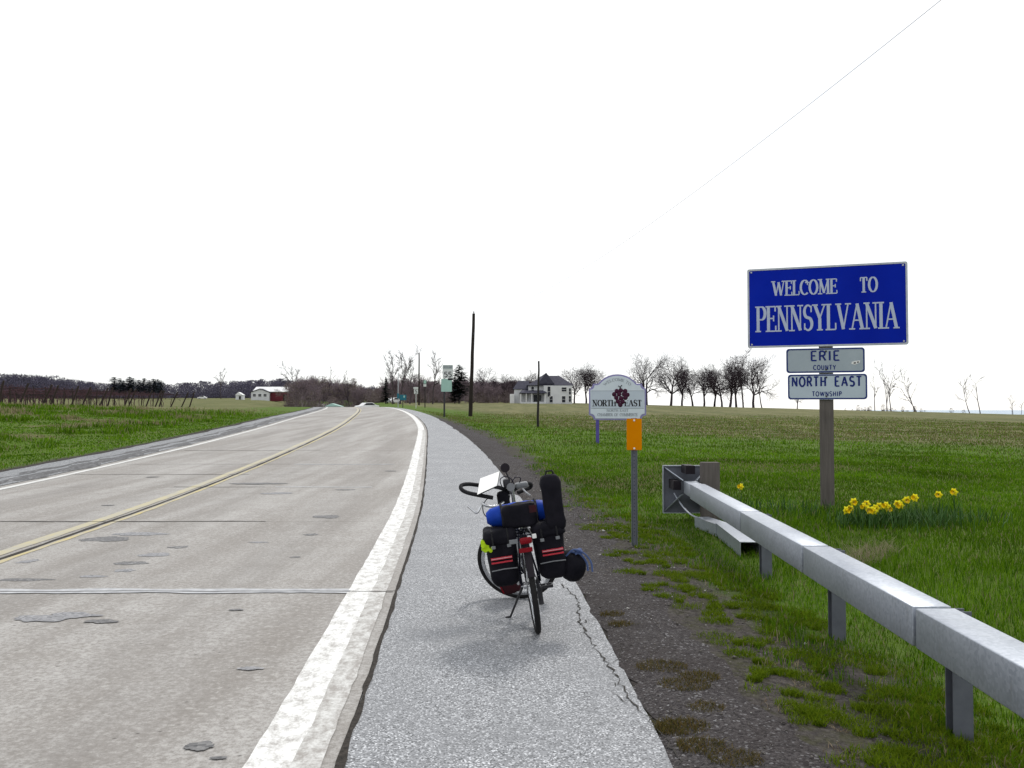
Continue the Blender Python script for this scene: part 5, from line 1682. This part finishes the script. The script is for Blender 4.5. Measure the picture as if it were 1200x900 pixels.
ridge = [(758, 415, 206, OAK[0], 'wide bare oak just right of the arched town sign'), (786, 412, 200, OAK[1], 'tall bare tree second from the arched town sign on the ridge'),
         (812, 428, 196, OAK[4], 'smaller bare tree third from the arched town sign on the ridge'), (825, 426, 200, OAK[3], 'slender bare tree left of the thick dark ridge trees'),
         (846, 428, 190, OAK[2], 'leaning dark bare tree left of the thickest ridge trunk'), (855, 414, 188, OAK[1], 'darkest thick trunked bare tree on the ridge'),
         (871, 410, 186, TALL[0], 'tallest narrow bare tree left of the blue sign post panels'), (883, 416, 184, OAK[0], 'open bare tree nearest the county panel on the ridge'),
         (799, 424, 204, OAK[3], 'faint bare tree between the second and third trees from the arched town sign'), (837, 424, 199, OAK[4], 'thin crowned bare tree crowding the left side of the dark ridge trees'),
         (863, 420, 192, OAK[3], 'bare tree squeezed between the darkest trunk and the tallest narrow tree'), (893, 428, 188, TALL[2], 'last thin bare tree before the county panel on the ridge'),
         (934, 452, 178, OAK[3], 'small bare tree showing below the township panel')]
for i, (pxx, top, D, me, lab) in enumerate(ridge):
    x = (pxx - 600) / 1000 * D
    h = 1.6 + (480 - top) / 1000 * D - zt(x, D)
    base = 14 if me in TALL else 12
    put_tree('bare_tree', me, x, D, h / base * 1.06, tr_.uniform(0, 6.28), lab, G1)
young = [(1025, 440, 150, THIN[0], 'thin sapling immediately right of the township panel'), (1039, 424, 148, THIN[1], 'tall twin stemmed sapling right of the welcome sign'),
         (1044, 436, 150, THIN[0], 'slanting sapling beside the tall twin stemmed one'), (1073, 434, 146, THIN[2], 'leaning young tree alone on the right ridge'),
         (1137, 442, 138, THIN[1], 'forked young tree far right on the ridge'), (1149, 440, 138, THIN[3], 'straight young tree beside the forked one far right'),
         (1186, 464, 132, THIN[2], 'short twig like sapling second from the right edge'), (1196, 467, 132, THIN[0], 'shortest sapling at the right edge of the ridge')]
for i, (pxx, top, D, me, lab) in enumerate(young):
    x = (pxx - 600) / 1000 * D
    h = 1.6 + (480 - top) / 1000 * D - zt(x, D)
    h *= 1.06
    put_tree('young_tree', me, x, D, h / 8, tr_.uniform(0, 6.28), lab, 'saplings on the right ridge', lean=(0, .20 if '73' in str(pxx) else tr_.uniform(-.03, .05)))
singles = [(673, 428, 236, OAK[0], 'bare tree close behind the farmhouse right corner'), (687, 422, 240, OAK[3], 'rounded bare tree between farmhouse and arched town sign'), (703, 426, 244, OAK[2], 'bare tree half hidden behind the arched town sign left edge'),
           (571, 424, 236, OAK[1], 'spreading pale bare tree right of the tall utility pole'), (592, 436, 240, OAK[0], 'bare tree left of the farmhouse wing'), (615, 432, 250, OAK[2], 'bare tree rising behind the farmhouse wing roof'), (604, 440, 246, OAK[3], 'low bare tree just left of the farmhouse entry'),
           (460, 408, 190, TALL[0], 'tall bare tree at the road crest, left of a matching pair'), (469, 404, 192, TALL[1], 'tallest bare tree at the right of the road crest'), (480, 416, 195, TALL[2], 'tall thin bare tree right of the tallest one at the crest'),
           (507, 409, 190, TALL[2], 'lone tall bare tree between far pole and speed limit sign'),
           (348, 423, 240, TALL[1], 'tall bare tree right of the red barn'), (386, 428, 250, THIN[0], 'thin tall bare tree above the left thicket'), (412, 434, 245, THIN[1], 'thin bare tree at the right end of the left thicket'),
           (259, 430, 420, TALL[0], 'lone bare tree left of the barn in front of far woods'), (340, 436, 244, THIN[3], 'slender bare tree beside the tall one right of the barn')]
for pxx, top, D, me, lab in singles:
    x = (pxx - 600) / 1000 * D
    h = 1.6 + (480 - top) / 1000 * D - zt(x, D)
    base = 14 if me in TALL else (8 if me in THIN else 12)
    put_tree('bare_tree', me, x, D, h / base, tr_.uniform(0, 6.28), lab, 'tall bare trees near the road')
for pxx, top, D, me, lab in ((538, 427, 205, EVG, 'dark evergreen tree behind the speed limit sign'), (452, 441, 200, CON[1], 'small dark evergreen at the road crest'), (533, 440, 207, CON[1], 'lower dark evergreen beside the taller one behind the speed limit sign')):
    x = (pxx - 600) / 1000 * D
    h = 1.6 + (480 - top) / 1000 * D - zt(x, D)
    put_tree('evergreen_tree', me, x, D, h / 10, tr_.uniform(0, 6.28), lab, sz_=1.05)
for k in range(26):
    pxx = 450 + k * 6.0 + tr_.uniform(-2, 2)
    D = tr_.uniform(212, 262)
    top = tr_.uniform(437, 452)
    x = (pxx - 600) / 1000 * D
    h = 1.6 + (480 - top) / 1000 * D - zt(x, D)
    put_tree('brushy_tree', BRUSH[k % 4], x, D, h / 8, tr_.uniform(0, 6.28), 'low tangled leafless tree in the thicket between road crest and farmhouse', 'thicket trees right of the road', sz_=1.1)
for k in range(20):
    pxx = 341 + k * 4.3 + tr_.uniform(-2, 2)
    D = tr_.uniform(225, 275)
    top = tr_.uniform(438, 452) + max(0, (k - 14) * 1.5)
    x = (pxx - 600) / 1000 * D
    h = 1.6 + (480 - top) / 1000 * D - zt(x, D)
    put_tree('budding_tree', (LEAFY + BRUSH)[k % 7], x, D, h / 8, tr_.uniform(0, 6.28), 'low budding tree in the thicket between barn and road crest', 'thicket trees left of the road', sz_=1.1)
# far pines: a clump that stands out against the woods
for k in range(11):
    pxx = 134 + k * 5.6 + tr_.uniform(-1.5, 1.5)
    D = 430 + tr_.uniform(-15, 15)
    top = tr_.uniform(440, 446)
    x = (pxx - 600) / 1000 * D
    h = 1.6 + (480 - top) / 1000 * D - zt(x, D)
    put_tree('pine_tree', PINE[k % 3], x, D, h / 10, tr_.uniform(0, 6.28), ORD[k] + ' dark pine from the left in the clump behind the vineyard', 'far dark pines', sz_=1.15)

# far woods: one mass
def far_wood(name, label, spots, c1, c2, seed, hr, conif=0.0):
    r5 = np.random.default_rng(seed)
    Vs, Fs, Cs = [], [], []
    nv = 0
    for x, y, h in spots:
        z0 = zt(x, y)
        nt_ = 330
        # twig slivers spread through an uneven crown
        t = np.concatenate([r5.random(220) ** .8, r5.random(110) ** 2 * .45])
        ang = r5.random(nt_) * 6.283
        rad = h * .30 * np.sqrt(r5.random(nt_)) * (0.35 + 1.0 * np.sin(np.pi * np.clip(t * .9 + .05, 0, 1)))
        cx = x + rad * np.cos(ang); cy = y + rad * np.sin(ang); cz = z0 + h * (-.06 + 1.02 * t)
        L = h * r5.uniform(.05, .13, nt_)
        dx = r5.normal(0, .5, nt_) + .5 * np.cos(ang); dy = r5.normal(0, .5, nt_); dz = r5.uniform(.2, 1.2, nt_)
        nn = np.sqrt(dx * dx + dy * dy + dz * dz)
        w = h * .015 * r5.uniform(.6, 1.8, nt_) * np.where(t < .25, 2.2, 1.0)
        P0 = np.stack([cx - w, cy, cz], 1); P1 = np.stack([cx + w, cy, cz], 1)
        P2 = np.stack([cx + dx / nn * L, cy + dy / nn * L, cz + dz / nn * L], 1)
        V = np.stack([P0, P1, P2], 1).reshape(-1, 3)
        tv = np.array([[x - .012 * h, y, z0 - .5], [x + .012 * h, y, z0 - .5], [x, y, z0 + .9 * h]])
        V = np.concatenate([V, tv])
        m_ = len(V) // 3
        Vs.append(V); Fs.append(np.arange(m_ * 3).reshape(-1, 3) + nv); nv += len(V)
        tt = np.repeat(r5.random(m_), 3)[:, None] * .6 + r5.random() * .4
        Cs.append(np.array(c1)[None] * (1 - tt) + np.array(c2)[None] * tt)
    me = mesh_np(name, np.concatenate(Vs), np.concatenate(Fs), M['twig'], np.concatenate(Cs))
    o = link_mesh(name, me)
    tag(o, label, 'woods', None, 'stuff')
    return o
fr_ = np.random.default_rng(5)
sp = []
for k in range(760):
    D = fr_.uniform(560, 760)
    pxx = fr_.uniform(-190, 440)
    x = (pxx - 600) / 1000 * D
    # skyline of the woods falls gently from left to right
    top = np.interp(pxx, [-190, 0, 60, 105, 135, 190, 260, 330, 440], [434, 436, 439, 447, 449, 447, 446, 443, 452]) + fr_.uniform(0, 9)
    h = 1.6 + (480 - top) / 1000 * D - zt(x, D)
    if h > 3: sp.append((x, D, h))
far_wood('far_woods', 'far purple grey bare woods along the left horizon', sp, (.075, .070, .105), (.125, .115, .155), 1, 0)  # purplish bare wood, with the bluish distance haze put into its colour
sp = []
for k in range(240):
    D = fr_.uniform(300, 420)
    pxx = fr_.uniform(425, 640)
    x = (pxx - 600) / 1000 * D
    top = np.interp(pxx, [425, 440, 460, 640], [462, 455, 446, 446]) + fr_.uniform(0, 8)
    h = 1.6 + (480 - top) / 1000 * D - zt(x, D)
    if h > 2: sp.append((x, D, h))
far_wood('roadside_woods', 'purple brown bare woods behind the farmhouse and road crest', sp, (.11, .088, .105), (.19, .15, .165), 2, 0)
sp = []
for k in range(150):
    D = fr_.uniform(225, 285)
    pxx = fr_.uniform(332, 448) if k % 2 else fr_.uniform(446, 600)
    x = (pxx - 600) / 1000 * D
    sp.append((x, D, fr_.uniform(2.0, 4.5)))
far_wood('thicket_undergrowth', 'low purple brown undergrowth at the foot of the roadside thickets', sp, (.12, .092, .10), (.20, .165, .15), 6, 0)
sp = []
for k in range(46):
    D = fr_.uniform(140, 175)
    pxx = fr_.uniform(990, 1230)
    x = (pxx - 600) / 1000 * D
    sp.append((x, D, fr_.uniform(.4, 1.3)))
far_wood('ridge_brush', 'low scattered brush along the right end of the ridge', sp, (.09, .08, .08), (.15, .13, .12), 3, 0)

# ------------------------------------------------------------------ vineyard: rows run away to the left, end posts lean outward
vr = random.Random(9)
def vine_mesh(seed):
    rg = random.Random(seed)
    mb = MB()
    mb.tube([(0, 0, -.1), (rg.uniform(-.1, .1), rg.uniform(-.05, .05), .5), (rg.uniform(-.2, .2), 0, 1.05)], [.045, .04, .035], 5)
    for k in range(20):
        x = rg.uniform(-1.2, 1.2)
        z = rg.choice([1.05, 1.6, 1.75]) + rg.uniform(-.1, .1)
        mb.tube([(x, 0, z), (x + rg.uniform(-.3, .3), rg.uniform(-.15, .15), z + rg.uniform(-.25, .3)), (x + rg.uniform(-.5, .5), rg.uniform(-.25, .25), z + rg.uniform(-.5, .45))], [.018, .014, .010], 3)
    mb.tube([(-1.25, 0, 1.62), (0, .03, 1.70), (1.25, 0, 1.62)], .03, 4)
    V = mb.v
    cs = np.array([(.085, .050, .058)] * len(V), np.float32) * np.random.default_rng(seed).uniform(.7, 1.5, (len(V), 1))
    me = bpy.data.meshes.new('vine'); me.from_pydata(V, [], mb.f)
    at = me.color_attributes.new('Col', 'FLOAT_COLOR', 'POINT')
    arr = np.ones((len(V), 4), np.float32); arr[:, :3] = cs
    at.data.foreach_set('color', arr.ravel()); me.materials.append(M['twig'])
    return me
VINE = [vine_mesh(i) for i in range(5)]
pm = MB().tube([(0, 0, -.3), (0, 0, 1.95)], .06, 6).mesh('post', M['vine_post'])
epm = MB().tube([(0, 0, -.3), (0, 0, 2.15)], .085, 7).mesh('end_post', M['vine_post'])
for k in range(19):
    y = 64 + k * 2.75
    x0 = -43.2 + vr.uniform(-.4, .4)
    root = empty('vine_row', (x0, y, zt(x0, y)))
    tag(root, 'bare grapevine row, ' + ORD[18 - k] + ' from the right end of the vineyard', 'vine row', 'rows of the vineyard')
    e = link_mesh('end_post', epm, root)
    e.rotation_euler = (vr.uniform(-.08, .08), math.radians(vr.uniform(12, 26)), 0)
    L = 28
    nb = 0
    for j in range(1, 12):
        dx = -j * 2.45
        zz = zt(x0 + dx, y) - root.location.z
        v = link_mesh('vine', VINE[vr.randrange(5)], root, (dx, 0, zz))
        v.scale = (1, 1, vr.uniform(.92, 1.06))
        if j % 2 == 0:
            p = link_mesh('post', pm, root, (dx + 1.2, 0, zz))
            p.rotation_euler = (vr.uniform(-.05, .05), vr.uniform(-.1, .1), 0)
    for z in (1.08, 1.66):
        MB().tube([(0.35, 0, z)] + [(-i * 7, 0, z + zt(x0 - i * 7, y) - root.location.z) for i in range(1, 5)], .012, 3).build('wire', M['iron_pole'], root)

# ------------------------------------------------------------------ grass, stones
def blades(px, py, h, w, c, lean=.5, zoff=-.01):
    n = len(px)
    z = ZT(px, py) + zoff
    a = nrng.random(n) * 6.283
    b = nrng.random(n) * 6.283
    ln = h * lean * nrng.uniform(.2, 1.2, n)
    sx, sy = np.cos(b) * w / 2, np.sin(b) * w / 2
    dx, dy = np.cos(a) * ln, np.sin(a) * ln
    p0 = np.stack([px - sx, py - sy, z], 1); p1 = np.stack([px + sx, py + sy, z], 1)
    m0 = np.stack([px + dx * .35 - sx * .75, py + dy * .35 - sy * .75, z + h * .6], 1)
    m1 = np.stack([px + dx * .35 + sx * .75, py + dy * .35 + sy * .75, z + h * .6], 1)
    tp = np.stack([px + dx, py + dy, z + h * (.98 - .12 * np.minimum(1, ln / h))], 1)
    V = np.stack([p0, p1, m1, m0, tp], 1).reshape(-1, 3)
    base = np.arange(n)[:, None] * 5
    F = np.concatenate([base + np.array([[0, 1, 2]]), base + np.array([[0, 2, 3]]), base + np.array([[3, 2, 4]])])
    C_ = np.repeat(c[:, None, :], 5, 1).reshape(-1, 3)
    return V, F, C_

def grass_cols(px, py, dry):
    n = len(px)
    t = nrng.random(n)[:, None]
    k = (.45 + 1.1 * fbm(px * .55 + 5, py * .55, 4))[:, None]
    g = np.array([[.032, .090, .003]]) * (1 - t) + np.array([[.128, .232, .010]]) * t
    g = g * k
    fld_ = (py > 24) & (px > -12) 
    s = np.where(fld_[:, None], np.array([[.155, .145, .062]]), np.array([[.24, .205, .12]])) * (.7 + .6 * nrng.random(n)[:, None])
    return np.where((nrng.random(n) < dry)[:, None], s, g)

def make_grass(name, label, n, ymin, ymax, umin, umax, h0, w0, side, power=1.0, maskf=None, dryf=None, hscale=None):
    # density falls off with distance, where single blades merge
    t = nrng.random(n)
    y = ymin * (ymax / ymin) ** (t ** power)
    u = nrng.uniform(umin, umax, n)
    x = RX(y) + u
    lim = np.abs(x) < y * .75 + 2.0
    x, y, u = x[lim], y[lim], u[lim]
    m = maskf(x, y, u)
    m = m * (1 - sstep(ymax * .62, ymax, y))
    keep = nrng.random(len(x)) < m
    x, y, u = x[keep], y[keep], u[keep]
    k = np.clip(y / 8, 1, 5)
    h = h0 * nrng.uniform(.5, 1.35, len(x)) * (hscale(x, y, u) if hscale is not None else 1)
    w = w0 * k ** .8 * nrng.uniform(.7, 1.3, len(x))
    c = grass_cols(x, y, dryf(x, y, u) if dryf is not None else np.full(len(x), .05))
    V, F, C_ = blades(x, y, h, w, c)
    o = link_mesh(name, mesh_np(name, V, F, M['grass'], C_))
    tag(o, label, 'grass', None, 'stuff')
    return o

def mask_r(x, y, u):
    e = u - GV(y) + 1.1 * (fbm(x * 1.1, y * 1.1) - .5)
    patch = sstep(.47, .56, fbm(x * 2.6 + 9, y * 2.6, 3))
    return np.clip(sstep(.45, .85, e) + .6 * patch * sstep(.1, .4, e), 0, 1)
def dry_r(x, y, u):
    e = u - GV(y)
    line = 27 + 22 * np.exp(-np.clip(x + 1, 0, 99) / 12)
    return .06 + .18 * np.exp(-np.maximum(e, 0) / .6) + .5 * sstep(-4, 3, y - line) + .25 * sstep(.60, .72, fbm(x * .4 + 30, y * .4)) * sstep(12, 16, y)
def hs_r(x, y, u):
    e = u - GV(y)
    lush = np.exp(-((y - 11.7) / 1.1) ** 2) * sstep(2.4, 3.2, x)
    return .55 + .7 * fbm(x * .8, y * .8) + .9 * lush + .7 * sstep(1.2, 2.0, e) * (1 - sstep(8.5, 11, y)) + .5 * sstep(.6, .75, fbm(x * 2.2, y * 2.2)) * (e < 1.6)
make_grass('verge_grass', 'green mown grass round the guard rail and signs', 430000, 3.0, 30, 2.5, 17, .065, .0065, 1, .75, mask_r, dry_r, hs_r)
make_grass('distant_verge_grass', 'green and straw grass of the verge further up the road', 190000, 16, 95, 1.7, 48, .085, .008, 1, .8, mask_r, dry_r)
def mask_l(x, y, u):
    v = U_LEFT - u
    return sstep(-.05, .5, v + .5 * (fbm(x * 1.3, y * 1.3) - .5))
def dry_l(x, y, u):
    return .05 + .75 * sstep(.52, .62, fbm(x * .45 + 3, y * .45)) * sstep(2, 5, U_LEFT - u) + .35 * sstep(58, 72, y)
def hs_l(x, y, u):
    return .5 + 2.2 * sstep(.48, .72, fbm(x * .6 + 11, y * .6)) * sstep(1, 3, U_LEFT - u)
make_grass('bank_grass', 'tufted green and straw grass on the left roadside bank', 260000, 15, 85, U_LEFT - 45, U_LEFT + .1, .12, .011, -1, .9, mask_l, dry_l, hs_l)

# straw tuft hanging beside the daffodils and ragged tufts at the shoulder edge
def tuft(name, label, spots, cols2, n, h, w, lean):
    X, Y, H_, W_, C_ = [], [], [], [], []
    for (x, y, r, k) in spots:
        m = int(n * k)
        a = nrng.random(m) * 6.283; rr = r * np.sqrt(nrng.random(m))
        X.append(x + rr * np.cos(a)); Y.append(y + rr * np.sin(a) * .8)
        H_.append(h * nrng.uniform(.4, 1.2, m)); W_.append(w * nrng.uniform(.7, 1.3, m))
        t = nrng.random(m)[:, None]
        C_.append(np.array([cols2[0]]) * (1 - t) + np.array([cols2[1]]) * t)
    V, F, C2 = blades(np.concatenate(X), np.concatenate(Y), np.concatenate(H_), np.concatenate(W_), np.concatenate(C_), lean)
    tag(link_mesh(name, mesh_np(name, V, F, M['grass'], C2)), label, 'grass', None, 'stuff')
tuft('straw_tuft', 'dry straw coloured grass tuft below the daffodils', [(3.55, 8.9, .30, 1), (3.9, 9.2, .25, .7), (3.3, 8.6, .2, .5)], ((.22, .19, .12), (.34, .30, .20)), 420, .20, .004, 1.5)
tuft('verge_tufts', 'brown green grass tufts at the edge of the shoulder', [(.93, 5.35, .16, 1), (1.0, 5.0, .15, .9), (1.12, 5.15, .12, .7), (.86, 4.35, .14, 1), (.90, 4.1, .12, .8), (1.02, 3.95, .13, .8), (.78, 6.7, .10, .5), (.82, 6.4, .1, .5), (1.04, 4.62, .1, .4), (.60, 8.4, .08, .3)],
     ((.055, .060, .014), (.15, .105, .04)), 900, .045, .0045, .9)
# bright low mats of grass on the bare soil in front of the rail
cl = []
while len(cl) < 380:
    y = 3.1 * (15 / 3.1) ** rng.random()
    e = rng.uniform(-.25, .95)
    x = float(RX(y)) + float(GV(y)) + e
    p_ = float(fbm(x * .9 + 3, y * .9 + 8))
    if rng.random() < (.2 + .8 * max(0, e + .2)) * (1 if p_ > .42 else .22):
        cl.append((x, y, rng.uniform(.04, .19) * (.75 + .4 * e), rng.uniform(.25, 1.1)))
tuft('verge_clumps', 'bright yellow green grass clumps on the soil in front of the guard rail', cl, ((.060, .110, .004), (.17, .235, .012)), 330, .05, .0048, .9)
tuft('verge_straw', 'dead straw and brown stalks lying between the grass clumps', [(x + rng.uniform(-.15, .15), y + rng.uniform(-.15, .15), r * 1.3, k) for x, y, r, k in cl[::3]], ((.10, .07, .045), (.30, .24, .16)), 60, .035, .004, 2.2)
# loose stones on gravel and in the dirt
def stones(n):
    y = 3.0 * (22 / 3.0) ** nrng.random(n)
    sh, gv_ = SH(y), GV(y)
    u = sh + .02 + (gv_ + .5 - sh) * nrng.random(n)
    x = RX(y) + u
    z = ZT(x, y) + .012
    s = .0036 * np.exp(nrng.normal(0, .5, n)) * np.clip(y / 6, .8, 2)
    oc = np.array([[1, 0, 0], [-1, 0, 0], [0, 1, 0], [0, -1, 0], [0, 0, .7], [0, 0, -.5]], float)
    V = oc[None] * nrng.uniform(.6, 1.4, (n, 6, 1)) * s[:, None, None]
    ca, sa = np.cos(nrng.random(n) * 6.28), np.sin(nrng.random(n) * 6.28)
    V = V + np.stack([x, y, z], 1)[:, None, :]
    f = np.array([[0, 2, 4], [2, 1, 4], [1, 3, 4], [3, 0, 4], [2, 0, 5], [1, 2, 5], [3, 1, 5], [0, 3, 5]])
    F = (np.arange(n)[:, None, None] * 6 + f[None]).reshape(-1, 3)
    b = nrng.random(n)
    c = np.where(b[:, None] > .96, np.array([[.42, .41, .39]]), np.array([[.115, .104, .095]]) * (.5 + 1.0 * nrng.random(n)[:, None]))
    me = mesh_np('loose_stones', V.reshape(-1, 3), F, M['stone'], np.repeat(c[:, None], 6, 1).reshape(-1, 3))
    tag(link_mesh('loose_stones', me), 'loose stones scattered over the gravel verge', 'stones', None, 'stuff')
stones(9000)
